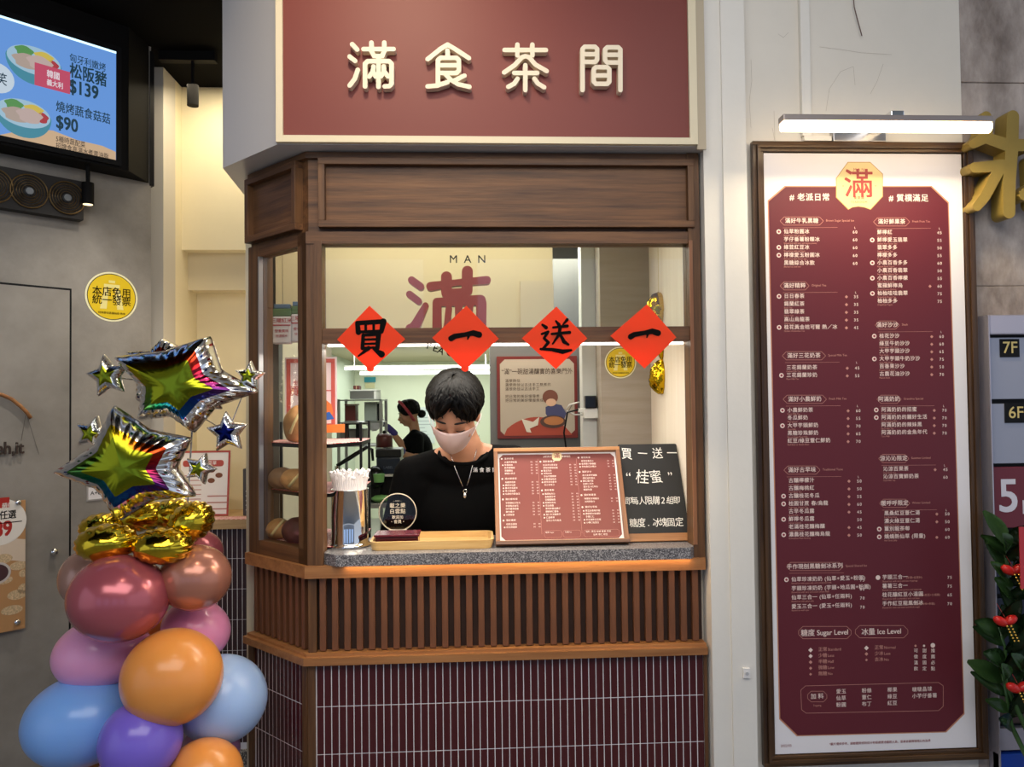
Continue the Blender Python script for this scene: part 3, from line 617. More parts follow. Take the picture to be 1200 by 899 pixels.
# glass display case behind the corner: three shelves with bread
sh = thing('display_rack', (-.55, .25, 1.30), 'black display rack with red chequered paper in the chamfered side window', 'rack')
RC = mat('red_check', '#b3242c', .6); n = RC.node_tree; tc = n.nodes.new('ShaderNodeTexCoord'); ck = n.nodes.new('ShaderNodeTexChecker'); ck.inputs['Scale'].default_value = 90
ck.inputs['Color1'].default_value = (*lin('#b81f2b'), 1); ck.inputs['Color2'].default_value = (*lin('#ead7d3'), 1); n.links.new(tc.outputs['Object'], ck.inputs['Vector']); n.links.new(ck.outputs[0], n.nodes['Principled BSDF'].inputs['Base Color'])
SP = [(-.675, .245), (-.505, .075), (-.44, .075), (-.36, .20), (-.36, .42), (-.675, .42)]
SZ = [P(330, 634, .2).z, P(330, 574, .2).z, P(330, 519, .2).z]
for z in SZ:
    build('shelf', prism(NB(), SP, z - .012, z), BLACK, sh); build('chequered_paper', prism(NB(), [(x * 1.0 - .0, y - (.004 if y < .3 else 0)) for x, y in SP], z, z + .0015), RC, sh)
for x, y in ((-.672, .415), (-.365, .415), (-.365, .215), (-.672, .25)): B('upright', (x - .004, y - .004, 1.3005), (x + .004, y + .004, 1.72), BLACK, sh)
BRD = mat('bread', '#a06a3c', .6, var=1, vs=9, col2='#c99a62', bump=.2, bs=40); BRC = mat('dark_bread', '#4a2b1f', .6, var=.2, vs=10, bump=.2, bs=40); BRM = mat('mochi_bread', '#8f6a4e', .5, var=.15, vs=8); 
CRU = mat('crust_pale', '#d8c08a', .6, var=.1, vs=20)
def bread(px, py, Y, z, r, m, label, an=0, band_=True, cat='bread'):
    c_ = P(px, py, Y)
    t = thing('bread_loaf', (c_.x, Y, z), label, cat, 'bread loaves in the side display')
    zc = z + r[2] * .92
    build('crust', ball(NB(), (c_.x, Y, zc), r, Matrix.Rotation(R_(an), 4, 'Y').to_3x3(), 28, 18, lambda p: Vector((p.x, p.y, max(p.z, -.92))) * (1 + .05 * noise.noise(p * 2 + Vector((px, 0, 0))))), m, t, smooth=True)
    if band_:
        bm = tube(NB(), [Vector((c_.x, Y, zc)) + Vector((r[0] * .55 * math.sin(a) , -r[1] * math.cos(a) * .98, r[2] * math.sin(a) * .9)) for a in [R_(-30 + 15 * i) for i in range(8)]], .005, 8)
        build('split_top', bm, CRU, t, smooth=True)
bread(349, 504, .20, SZ[2] + .002, (.045, .06, .062), BRD, 'golden brown bun on the top display shelf', 8)
bread(330, 565, .22, SZ[1] + .002, (.043, .05, .036), BRM, 'small brown bun at the left of the middle display shelf', 0, False)
bread(347, 560, .15, SZ[1] + .002, (.050, .045, .036), BRD, 'pale split bun at the right of the middle display shelf', 10)
bread(326, 622, .24, SZ[0] + .002, (.043, .05, .034), BRD, 'light tan bun at the left of the bottom display shelf', 0)
bread(348, 618, .15, SZ[0] + .002, (.048, .045, .042), BRC, 'dark chocolate bun at the right of the bottom display shelf', 0, False)
# poster leaning behind the corner
q0 = P(334, 497, .44); q1 = P(403, 516, .44); tp = P(322, 419, .44)
MP = frame((q0.x, .44, q0.z - .02), (1, .0, 0), (-.12, 0, 1)); pwid = P(395, 500, .44).x - q0.x
pt = thing('promo_poster', (0, 0, 0), 'white promotion poster with salmon border leaning behind the corner post', 'poster', M=MP)
hh = (P(322, 419, .44).z - q0.z) + .02
B('sheet', (0, 0, 0), (pwid, .003, hh), mat('poster_sheet', '#e2d3d8', .5), pt, MP)
SAL = mat('salmon', '#c35d55', .5)
bars(pt, .006, pwid - .006, .006, hh - .006, .014, -.001, 0, SAL, SAL, MP, 'printed_border')
bm = text(NB(), '買一送一', pwid * .5, hh * .52, .040, -.0012, 'CENTER', .03, .95); text(bm, '新品上市', pwid * .42, hh * .64, .018, -.0012, 'CENTER', .01, 1.6); text(bm, '珍珠粉圓', pwid * .45, hh * .80, .012, -.0012, 'CENTER')
build('lettering', bm, SAL, pt, MP)
build('orange_figure', ngon(NB(), [(pwid * a, hh * b) for a, b in ((.72, .30), (.80, .40), (.9, .34), (.93, .22), (.84, .16), (.74, .2))], -.0014), mat('pf_orange', '#d9793d', .5), pt, MP)
build('blue_figure', ngon(NB(), [(pwid * a, hh * b) for a, b in ((.74, .22), (.86, .24), (.95, .14), (.74, .12))], -.0016), mat('pf_blue', '#2f62b4', .5), pt, MP)
build('orange_strip', prism(NB(), [(pwid * .35, -.012), (pwid * .99 + .03, -.012), (pwid * .99 + .03, .018), (pwid * .35, .012)], -.02, -.003, 'y'), mat('pf_strip', '#e07a35', .5), pt, MP)
B('poster_stand', (pwid * .4, .003, -(q0.z - .02 - 1.3006) ), (pwid * .5, .012, hh * .5), BLACK, pt, MP)
# packaged goods hanging top left
for i, (px, lb) in enumerate(((330, 'clear bag of rice packets with red print hanging at the left of the side window'), (352, 'clear bag of rice packets with red print hanging nearest the corner post'))):
    a = P(px - 11, 403 - 2 * i, .35); b = P(px + 11, 358 - 3 * i, .35)
    t = thing('snack_bag', ((a.x + b.x) / 2, .36, a.z), lb, 'packet', 'snack bags in the side window')
    B('bag_body', (a.x, .35, a.z), (b.x, .38, a.z + (b.z - a.z) * .72), mat('bag_white', '#cfcad0', .35), t, bev=.006); B('bag_top', (a.x, .352, a.z + (b.z - a.z) * .72), (b.x, .378, b.z - .01), mat('bag_green', '#5b7350', .4), t, bev=.004)
    B('bag_seal', (a.x + .004, .355, b.z - .01), (b.x - .004, .375, b.z + .006), mat('bag_blue', '#5e7390', .3), t, bev=.003)
    bm = NB(); xm = (a.x + b.x) / 2; H = (b.z - a.z)
    text(bm, '三曜紅米', xm, a.z + H * .60, .018, .3494, 'CENTER', .03); box(bm, (a.x + .002, .3492, a.z + H * .47), (b.x - .002, .3499, a.z + H * .50)); text(bm, '營養美味', xm, a.z + H * .33, .012, .3494, 'CENTER', .02); text(bm, '特選糙米', xm, a.z + H * .20, .010, .3494, 'CENTER', .02)
    build('lettering', bm, mat('bag_red', '#a8343c', .5), t)
    build('hook', tube(NB(), [(xm, .365, b.z), (xm, .365, 2.54)], .0012, 5), STEEL, t)
B('trim_5', (-.735, .5, 1.3), (-.70, .56, 2.54), mat('dark_grey_jamb', '#55504c', .5), **S)
B('trim_6', (-.735, .30, 1.26), (-.70, .36, 2.54), mat('pale_jamb', '#b9b09a', .5), **S)
# ---------------------------------------------------------------- large wall menu
YM = -.030
mn = thing('wall_menu', (1.22, -.015, .668), 'tall maroon drinks menu in a dark walnut frame under the bar lamp', 'menu board')
mx0, mx1, mz0, mz1 = .868, 1.568, .672, 2.574
FW = wood('frame_walnut_up', '#2b1b12', '#5a4028', 'z', .3); FX = wood('frame_walnut_ac', '#2f1e13', '#614529', 'x', .3)
B('backing', (mx0 + .005, -.02, mz0 + .005), (mx1 - .005, -.001, mz1 - .005), BLACK, mn)
for a, y, w_ in ((0, -.034, .012), (.012, -.042, .011), (.023, -.036, .010)): bars(mn, mx0 + a, mx1 - a, mz0 + a, mz1 - a, w_, y, -.012, FX, FW, name='frame_rail')
sh_ = B('menu_sheet', (mx0 + .036, -.028, mz0 + .036), (mx1 - .036, -.02, mz1 - .036), PAPER, mn)
def mp(px, py): p = P(px, py, YM); return p.x, p.z
K = 2.3 / 900
field = [(901, 236), (921, 219), (1091, 219), (1111, 238), (1129.5, 836), (1108, 857.5), (935, 862), (914.5, 842)]
build('field_border', ngon(NB(), [mp(x + (-1.2 if x < 1000 else 1.2), y + (-1.2 if y < 500 else 1.2)) for x, y in field], -.0286), mat('field_edge', '#c98b6c', .5), mn)
build('maroon_field', ngon(NB(), [mp(*q) for q in field], -.0290), mat('menu_maroon', '#601f2a', .5), mn)
bcx, bcz = mp(1006.5, 217.5)
bo = [(980.5, 209), (994, 190.5), (1019.5, 190.5), (1034, 204), (1034, 230), (1020, 245), (1013, 242.5), (1006, 241.5), (999, 242.5), (994.5, 245), (980.5, 231)]
build('badge', ngon(NB(), [mp(1007 + (x - 1007) * 1.03, 218 + (y - 218) * 1.03) for x, y in bo], -.0294), mat('badge_edge', '#b98f55', .5), mn)
build('badge', ngon(NB(), [mp(*q) for q in bo], -.0298), mat('badge_gold', '#eccb91', .5), mn)
bm = text(NB(), '滿', *mp(1006.5, 217.5), 37 * K, -.0302, 'CENTER', .035); text(bm, 'M A N', *mp(1006.5, 199), 5 * K, -.0302, 'CENTER'); text(bm, '食茶間', *mp(1006.5, 232), 4 * K, -.0302, 'CENTER', .03, 1.3); text(bm, 'TEAROOM', *mp(1006.5, 237), 3.6 * K, -.0302, 'CENTER', .02, 1.3)
for x in (988, 1026): disc(bm, mp(x, 218), .0018, -.0302, 10)
build('lettering', bm, RL, mn)
TB = NB(); LB_ = NB(); DB = NB()
yt = -.0294
text(TB, '# 老派日常', *mp(949, 231.5), 9.6 * K, yt, 'CENTER', .05, 1.12); text(TB, '# 質樸滿足', *mp(1065, 232.5), 9.6 * K, yt, 'CENTER', .05, 1.12)
def oline(bm, pts, w_=.0011, y=yt, close=True):
    pts = list(pts); q = pts[1:] + pts[:1] if close else pts[1:]
    for a, b in zip(pts, q):
        d = Vector((b[0] - a[0], b[1] - a[1])).normalized() * w_ / 2; n_ = (-d.y, d.x)
        ngon(bm, [(a[0] + n_[0], a[1] + n_[1]), (a[0] - n_[0], a[1] - n_[1]), (b[0] - n_[0], b[1] - n_[1]), (b[0] + n_[0], b[1] + n_[1])], y)
def pill(px0, px1, py, h, cut=4.5):
    a = [mp(x, y) for x, y in ((px0 + cut, py - h), (px1 - cut, py - h), (px1, py - h + cut), (px1, py + h - cut), (px1 - cut, py + h), (px0 + cut, py + h), (px0, py + h - cut), (px0, py - h + cut))]
    oline(LB_, a)
def sec(px, py, title, en, items, pr, y0, dy, icons=(), dots=(), wd=None, prx=None, L=True):
    wd = wd or 8.4 * len(title)
    pill(px, px + wd, py, 4.8); text(TB, title, *mp(px + wd / 2, py), 6.6 * K, yt, 'CENTER', .04, 1.08)
    text(LB_, en, *mp(px + wd + 3, py - .5), 3.6 * K, yt, 'LEFT', .0, 1.0); oline(LB_, [mp(px + 3, py + 8), mp(px + 67, py + 7.5)], .0007, close=False)
    if L: text(TB, 'L', *mp(prx, py + 8), 3.6 * K, yt, 'CENTER')
    for i, it in enumerate(items):
        y = y0 + dy * i; sh2 = (y - 260) * .012
        s, _, e = it.partition('|')
        text(TB, s, *mp(px + 4 + sh2 * .3, y), 6.0 * K, yt, 'LEFT', .04, 1.12); text(LB_, e or 'Brown sugar pearl tea', *mp(px + 4 + sh2 * .3, y + 4.4), 2.6 * K, yt, 'LEFT')
        text(TB, pr[i], *mp(prx + sh2 * .3, y + .6), 5.0 * K, yt, 'CENTER', .04, 1.3)
        if i in icons:
            c_ = mp(px - 1.8 + sh2 * .3, y); disc(TB, c_, 2.8 * K, yt, 14); disc(DB, c_, 1.5 * K, yt - .0003, 8)
        if i in dots: c_ = mp(prx - 11, y + .6); ngon(LB_, [(c_[0] - 2 * K, c_[1]), (c_[0], c_[1] - 2 * K), (c_[0] + 2 * K, c_[1]), (c_[0], c_[1] + 2 * K)], yt)
sec(914.5, 259, '滿好牛乳黑糖', 'Brown Sugar Special Ice', ['仙草粉圓冰|Shaved ice with grass jelly', '芋仔番薯粉粿冰|Shaved ice with taro and sweet potato', '綠荳紅豆冰|Shaved ice with red bean', '檸檬愛玉粉圓冰|Shaved ice with lemon aiyu', '黑糖綜合冰飲|Shaved ice with mix'], ['60', '60', '60', '60', '60'], 271.5, 9.2, (0, 2, 3), prx=1002)
sec(914.5, 335, '滿好精粹', 'Original Tea', ['日日春茶|Four Season Tea', '錫蘭紅茶|Black Tea', '翡翠綠茶|Green Tea', '高山烏龍茶|Oolong Tea', '桂花黃金桔可爾 熱／冰|Golden Osmanthus Tea'], ['35', '35', '35', '35', '45'], 347.3, 9.1, (0, 4), range(5), prx=1003)
sec(917, 417, '滿好三花奶茶', 'Special Milk Tea', ['三花錫蘭奶茶|Ceylon Milk Tea', '三花錫蘭珍奶|Pearl Milk Tea'], ['45', '55'], 431, 9, (1,), range(2), prx=1004)
sec(918, 468, '滿好小農鮮奶', 'Fresh Milk Tea', ['小農鮮奶茶|Fresh Milk Tea', '冬瓜鮮奶|Wax gourd', '大甲芋頭鮮奶|Taro Milk', '黑糖珍珠鮮奶|Brown Sugar Pearl Milk', '紅豆/綠豆薏仁鮮奶|Red Bean or Green Bean'], ['60', '55', '70', '65', '70'], 481, 9, (0, 2), range(5), prx=1005)
sec(919, 551, '滿好古早味', 'Traditional Taste', ['古釀檸檬汁|Lemon Juice', '古釀梅桃紅|Plum Black Tea', '古釀桂花冬瓜|Osmanthus Gourd', '桂圓甘蔗 春/烏龍|Sugarcane Oolong Tea', '古早冬瓜露|Gourd Tea', '鮮檸冬瓜露|Lemon Gourd', '老滿桂花釀梅釀|Osmanthus Brew', '濃農桂花釀梅烏龍|Osmanthus Plum Oolong'], ['50', '50', '55', '60', '45', '50', '45', '50'], 563.5, 9.05, (2, 3, 5, 7), (0, 1, 2, 3, 4, 6, 7), prx=1006)
sec(922, 664, '手作現刨黑糖剉冰系列', 'Special Shaved Ice', ['仙草珍凍奶奶 (仙草+愛玉+粉圓)|Shaved ice with grass jelly and condensed milk', '芋頭珍凍奶奶 (芋頭+地瓜圓+粉圓)|Shaved ice with taro and sweet potato balls', '仙草三合一 (仙草+任兩料)|Shaved ice with grass jelly', '愛玉三合一 (愛玉+任兩料)|Shaved ice with aiyu'], ['75', '80', '70', '70'], 679.5, 10.6, (0,), wd=66, prx=1009, L=False)
sec(1024, 260, '滿好鮮果茶', 'Fresh Fruit Tea', ['鮮檸紅|Lemon Black Tea', '鮮檸愛玉翡翠|Lemon Aiyu Green Tea', '翡翠多多|Yogurt Green Tea', '檸檬多多|Yogurt Lemon', '小農百香多多|Passion Fruit Yogurt', '小農百香翡翠|Passion Fruit Green Tea', '小農百香檸檬|Passion Fruit Lemon', '蜜蘋鮮檸烏|Honey Lemon Oolong', '柚柚哇哇翡翠|Grapefruit Green Tea', '柚柚多多|Grapefruit Yogurt'], ['45', '55', '50', '55', '60', '50', '55', '60', '75', '75'], 272.3, 8.95, (1, 4, 6, 8), (7,), prx=1101)
sec(1026, 381, '滿好沙沙', 'Slush', ['桂花沙沙|Osmanthus Slush', '綠豆牛奶沙沙|Green Bean Milk Slush', '大甲芋頭沙沙|Taro Slush', '大甲芋頭牛奶沙沙|Taro Milk Slush', '百香果沙沙|Passion Fruit Slush', '古農花油沙沙|Peanut Slush'], ['60', '60', '65', '75', '50', '70'], 394, 8.9, (0, 3), range(6), wd=28, prx=1103)
sec(1028, 468, '阿滿奶奶', 'Grandma Special', ['阿滿奶奶的招蜜|Pudding with Tea', '阿滿奶奶的麗好生活|Pearl Pudding Milk', '阿滿奶奶的辣妹黑|Black Milk Tea', '阿滿奶奶的金魚年代|Taro Milk'], ['70', '70', '70', '70'], 480.5, 8.9, (0, 1), range(4), wd=28, prx=1106)
sec(1030, 537.5, '涼沁沁限定', 'Summer Limited', ['沁涼百果茶|Cool Fruit Tea', '沁涼百寶鮮奶茶|Cool Milk Tea'], ['45', '60'], 550, 9, (), (0,), wd=35, prx=1107)
sec(1031, 590, '暖呼呼限定', 'Winter Limited', ['黑桑紅豆薏仁湯|Red Bean Soup', '濃火綠豆薏仁湯|Green Bean Soup', '薑別龍茶啣|Ginger Longan Tea', '燒燒熱仙草 (限量)|Hot Grass Jelly'], ['50', '50', '60', '60'], 602, 9.1, (2, 3), (0, 1, 3), wd=35, prx=1109)
for i, (s, e, p_) in enumerate((('芋頭三合一 (芋頭+任兩料)', 'Shaved ice with taro and two toppings', '75'), ('薯薯三合一', 'Shaved ice with sweet potato and toppings', '75'), ('桂花釀紅豆小湯圓 (桂花釀+紅豆+小湯圓)', 'Shaved ice with osmanthus and red bean', '65'), ('手作紅豆龍鳳剉冰 (黑糖+粉條+粉圓)', 'Shaved ice with red bean and black sugar', '70'))):
    text(TB, s[:9].split(' ')[0], *mp(1034, 677 + 10.3 * i), 6.0 * K, yt, 'LEFT', .04, 1.12); text(LB_, s.partition(' ')[2], *mp(1062 + (10 if i > 1 else 0), 677.4 + 10.3 * i), 3.2 * K, yt); text(LB_, e, *mp(1034, 681.6 + 10.3 * i), 2.8 * K, yt); text(TB, p_, *mp(1113, 677 + 10.3 * i), 5 * K, yt, 'CENTER', .04, 1.3)
disc(TB, mp(1029, 677), 2.8 * K, yt, 14)
pill(936, 997.5, 741.5, 7.2, 5); text(TB, '糖度 Sugar Level', *mp(966.5, 741.8), 8.6 * K, yt, 'CENTER', .03, .98)
pill(1002.5, 1064, 740.5, 7.2, 5); text(TB, '冰量 Ice Level', *mp(1033, 740.6), 8.6 * K, yt, 'CENTER', .03, .98)
for i, (s, e) in enumerate((('正常', 'Standard'), ('少糖', 'Less'), ('半糖', 'Half'), ('微糖', 'Low'), ('無糖', 'No'))):
    text(LB_, s, *mp(959, 761.5 + 7.1 * i), 5.4 * K, yt, 'LEFT', .02); text(LB_, e, *mp(970, 761.5 + 7.1 * i), 4.6 * K, yt); c_ = mp(950, 762 + 7.1 * i); k = 2.8 * K * (1 - .1 * i); ngon(TB if i < 2 else LB_, [(c_[0] - k, c_[1]), (c_[0], c_[1] - k), (c_[0] + k, c_[1]), (c_[0], c_[1] + k)], yt)
for i, (s, e) in enumerate((('正常', 'Normal'), ('少冰', 'Less'), ('去冰', 'No'))):
    text(LB_, s, *mp(1025, 759.3 + 7 * i), 5.4 * K, yt, 'LEFT', .02); text(LB_, e, *mp(1036, 759.3 + 7 * i), 4.6 * K, yt); c_ = mp(1015.5, 759.6 + 7 * i); k = 2.8 * K * (1 - .2 * i); ngon(TB if i < 1 else LB_, [(c_[0] - k, c_[1]), (c_[0], c_[1] - k), (c_[0] + k, c_[1]), (c_[0], c_[1] + k)], yt)
for x, s in ((1073.5, '可做溫飲'), (1083.5, '甜度固定'), (1093.5, '推薦必點')):
    for i, c__ in enumerate(s): text(TB, c__, *mp(x, 763 + 7 * i), 5.2 * K, yt, 'CENTER', .03)
disc(TB, mp(1093.3, 756.5), 2.8 * K, yt, 14); disc(LB_, mp(1073, 757), 1.4 * K, yt, 8); disc(TB, mp(1083, 757), 1.4 * K, yt, 8)
a = [mp(*q) for q in ((944, 804), (1100, 800), (1105.5, 804), (1105.5, 828), (1100, 833), (945, 836), (939.5, 832), (938.5, 809))]; oline(LB_, a)
pill(946.5, 969, 816.5, 6.2, 4); text(TB, '加 料', *mp(957.7, 816.5), 7 * K, yt, 'CENTER', .04); text(LB_, 'Topping', *mp(957.7, 827), 3 * K, yt, 'CENTER')
for x, y0, ws in ((980, 811, ('愛玉', '仙草', '粉圓')), (1010, 810, ('粉條', '薏仁', '布丁')), (1040, 809, ('椰果', '綠豆', '紅豆')), (1069, 808.5, ('啵啵晶球', '小芋仔番薯'))):
    for i, s in enumerate(ws): text(TB, s, *mp(x, y0 + 7.8 * i), 5.9 * K, yt, 'LEFT', .03, 1.1)
text(DB, '2022/03', *mp(915, 874.5), 4 * K, yt - .0002); text(DB, '*圖片僅供參考，過敏體質或對成分有疑慮請洽服務人員，菜單依實際現場公布為準', *mp(972, 872.5), 3.4 * K, yt - .0002, 'LEFT', .02)
build('lettering', TB, PINKT, mn, kind='stuff'); build('thin_lettering', LB_, PINKL, mn, kind='stuff'); build('icon_print', DB, MAROON, mn, kind='stuff')
# bar lamp over the menu
l0 = P(915, 146, -.17); l1 = P(1160, 146, -.17)
lp = thing('bar_lamp', ((l0.x + l1.x) / 2, -.001, 2.62), 'long slim white bar lamp glowing above the tall wall menu', 'lamp')
zb = (l0.z + l1.z) / 2
B('lamp_cover', (l0.x, -.19, zb + .004), (l1.x, -.15, zb + .022), mat('lamp_cover', '#a39894', .35, .5), lp, bev=.003)
build('diffuser', tube(NB(), [(l0.x + .003, -.17, zb - .006), (l1.x - .003, -.17, zb - .006)], .017, 16), mat('lamp_glow', '#ffe3b8', .5, emit=9), lp, smooth=True)
b0 = P(1039, 134, -.1)
B('arm', (b0.x - .020, -.16, zb + .022), (b0.x + .020, -.0, zb + .046), CHROME, lp, bev=.003)
q0 = P(976, 166, -.02); q1 = P(1037, 152, -.02); B('wall_plate', (q0.x, -.025, q0.z), (q1.x, -.0, q1.z), BRUSH, lp, bev=.002); B('arm_stem', (b0.x - .02, -.02, q1.z - .003), (b0.x + .02, -.003, zb + .03), BRUSH, lp)
q0 = P(941, 166, -.01); q1 = P(973, 160.5, -.01); cdt = thing('cable_conduit', (.97, -.01, 2.58), 'white plastic cable conduit running up the wall to the bar lamp', 'conduit')
B('junction', (q0.x, -.02, q0.z), (q1.x, 0, q1.z), WHITE, cdt, bev=.001); q0 = P(939.5, 160, -.01); q1 = P(947, 0, -.01); B('conduit', (q0.x, -.018, q0.z), (q1.x, 0, 3.38), WHITE, cdt, bev=.002)
# small wall fixture, loose wire, hairline cracks
q = P(874, 788, -.043); bm = box(NB(), (q.x - .010, -.052, q.z - .014), (q.x + .010, -.0, q.z + .014)); 
wf = build('bell_push', bm, mat('bell_white', '#e6e4e2', .3), label='tiny white bell push on the white wall left of the wall menu', cat='bell push'); build('button', cyl(NB(), (q.x, -.052, q.z), (q.x, -.056, q.z), .005), mat('bell_btn', '#b9b9bb', .3), wf)
pts = [P(x, y, -.012) for x, y in ((999, -20), (1001, 8), (1004, 20), (1010, 42))]; build('loose_wire', tube(NB(), pts, .0016, 6), mat('old_wire', '#5b3f35', .6), label='short loose brown wire end sticking out of the white wall', cat='wire')
q = P(1010, 44, -.005); 
CRK = mat('crack', '#a89e90', .8); bm = NB()
for pl in (((880, 70), (881, 95), (878, 118), (880, 150)), ((912, 40), (918, 44), (924, 38)), ((968, 130), (972, 104), (985, 84), (1000, 78), (1002, 100)), ((960, 55), (985, 58), (1010, 62), (1045, 64)), ((1020, 110), (1028, 95), (1035, 75)), ((905, 150), (908, 165), (907, 130))):
    pp_ = [P(x, y, -.0004) for x, y in pl]; oline(bm, [(p.x, p.z) for p in pp_], .0008, -.0006, False)
build('hairline_cracks', bm, CRK, kind='structure')
# gold character on the stone wall
SGL = [[(240,440,40),(246,490,42),(235,520,44),(190,544,34)],[(238,520,44),(320,548,50),(400,548,46)],[(340,440,48),(336,560,50),(326,680,50),(325,800,48)],[(196,632,40),(300,624,46)],[(292,630,46),(262,690,42),(236,740,40),(205,778,36)],[(385,735,46),(430,700,44)],[(430,600,46),(440,760,50)]]
gs = thing('gold_wall_character', P(1180, 250, -.02), 'thick gold-painted shop character mounted on the stone wall', 'sign')
build('character', strokes(NB(), [[(*(lambda p: (p.x, p.z))(P(1080 + x / 3.21, y / 3.21, -.07)), w_ / 3.21 * 2.3 / 900) for x, y, w_ in s] for s in SGL], -.075, -.02, 12), mat('gold_paint', '#9a8340', .45, .25, var=.12, vs=6), gs)
for x, y in ((1181, 180), (1181, 230)): p = P(x, y, -.02); build('standoff', cyl(NB(), (p.x, -.03, p.z), (p.x, .012, p.z), .008), BLACK, gs)
# floor directory on the right
dr = thing('floor_directory', (2.0, -.02, .3), 'steel framed floor directory with numbered panels beside the wall menu', 'directory')
dx0 = 1.590; 
def dz(py, px=1170): return P(px, py, -.02).z
ddx = P(1158, 420, -.03).x
STL = mat('dir_steel', '#b9b4c0', .25, .6, bump=.12, bs=14)
B('side_frame', (dx0, -.05, .3), (ddx - .006, .0, dz(370)), STL, dr, bev=.004); B('top_frame', (ddx - .006, -.05, dz(393)), (2.6, 0, dz(370)), STL, dr, bev=.004); B('back_plate', (ddx - .006, -.02, .3), (2.6, 0, dz(393)), BLACK, dr)
PNL = mat('dir_panel', '#9a9dac', .2, .35, bump=.08, bs=10); PNB = mat('dir_blue', '#2c3346', .2, .3); PNR = mat('dir_red', '#6a2130', .3)
for y0, y1, m_, nm in ((396, 468, PNL, 'panel'), (473, 543, PNL, 'panel'), (547, 618, PNR, 'red_panel'), (623, 695, PNB, 'blue_panel'), (700, 772, PNB, 'blue_panel'), (777, 846, mat('dir_brown', '#4a3634', .4), 'brown_panel')):
    B(nm, (ddx + .004, -.034, dz(y1)), (2.35, -.02, dz(y0)), m_, dr, bev=.002)
B('lower_strip', (1.59, -.045, .3), (2.6, -.02, dz(880)), mat('dir_blue_bright', '#1c45a8', .3), dr); B('steel_strip', (1.6, -.04, dz(876)), (2.6, -.02, dz(851)), STL, dr)
for s, px, py, w_, h_ in (('7F', 1183, 408, 24, 22), ('6F', 1190, 484, 27, 24)):
    c_ = P(px, py, -.035); B('number_plate', (c_.x - w_ * K / 2, -.037, c_.z - h_ * K / 2), (c_.x + w_ * K / 2, -.034, c_.z + h_ * K / 2), BLACK, dr); build('lettering', text(NB(), s, c_.x, c_.z, 20 * K, -.0375, 'CENTER', .02), mat('gold_num', '#d8c27a', .35), dr)
c_ = P(1182, 583, -.035); bm = text(NB(), '5', c_.x, c_.z, 56 * K, -.0345, 'CENTER', .04); text(bm, 'F', P(1201, 595, -.03).x, P(1201, 595, -.03).z, 24 * K, -.0345, 'CENTER', .02); text(bm, '4F', P(1190, 829, -.03).x, P(1190, 829, -.03).z, 20 * K, -.0345, 'CENTER', .02); build('lettering', bm, mat('num_white', '#d9d5de', .4), dr)
# plant in front of the directory
LEAF = [mat('leaf_dark', '#23391f', .22, var=.3, vs=6), mat('leaf_mid', '#37562c', .22, var=.3, vs=6)]
pl_ = thing('zz_plant', (1.80, -.22, 0), 'glossy dark-leaved potted plant with red ornaments by the floor directory', 'plant')
build('pot', lathe(NB(), [(.12, 0), (.16, .05), (.17, .30), (.18, .33), (.16, .33), (.15, .28), (0, .28)], (1.80, -.22, 0), 32), mat('pot_red', '#7d2a22', .4), pl_, smooth=True)
def leaf(base, d, up_, L, W_, m_):
    bm = NB(); d = d.normalized(); s = d.cross(up_).normalized(); n_ = s.cross(d)
    rows_ = []
    for i in range(7):
        t = i / 6; w2 = W_ * math.sin(math.pi * min(1, t * .92 + .04)) ** .8; c_ = base + d * L * t - n_ * L * .22 * t * t
        rows_.append([bm.verts.new(c_ + s * w2 * k + n_ * abs(k) * w2 * .35) for k in (-1, 0, 1)])
    for A, D in zip(rows_, rows_[1:]):
        for j in range(2): bm.faces.new((A[j], A[j + 1], D[j + 1], D[j]))
    bmesh.ops.solidify(bm, geom=bm.faces[:], thickness=.0012)
    build('leaf', bm, m_, pl_, smooth=True)
rl = random.Random(11)
for st in (((1.80, -.22), [(1186, 700), (1178, 650), (1180, 635)]), ((1.83, -.2), [(1190, 760), (1180, 690), (1195, 640)]), ((1.78, -.25), [(1178, 800), (1178, 760), (1170, 735)]), ((1.78, -.22), [(1185, 850), (1180, 820), (1174, 790)]), ((1.84, -.22), [(1198, 820), (1200, 760), (1215, 690)])):
    pts = [Vector((*st[0], .28))] + [P(x, y, -.16) for x, y in st[1]]
    build('stem', tube(NB(), pts, [.008, .007, .005, .003], 8), LEAF[1], pl_, smooth=True)
    for k in range(9):
        t = .25 + .75 * k / 8; f_ = t * 3; i = min(2, int(f_)); p_ = pts[i].lerp(pts[i + 1], f_ - i); ax = (pts[i + 1] - pts[i]).normalized()
        d = (ax * .7 + Vector(((-1) ** k * rl.uniform(.4, 1), rl.uniform(-.9, .2), rl.uniform(-.3, .5)))); leaf(p_, d, Vector((0, -1, .4)), rl.uniform(.075, .115), rl.uniform(.019, .029), LEAF[k % 2])
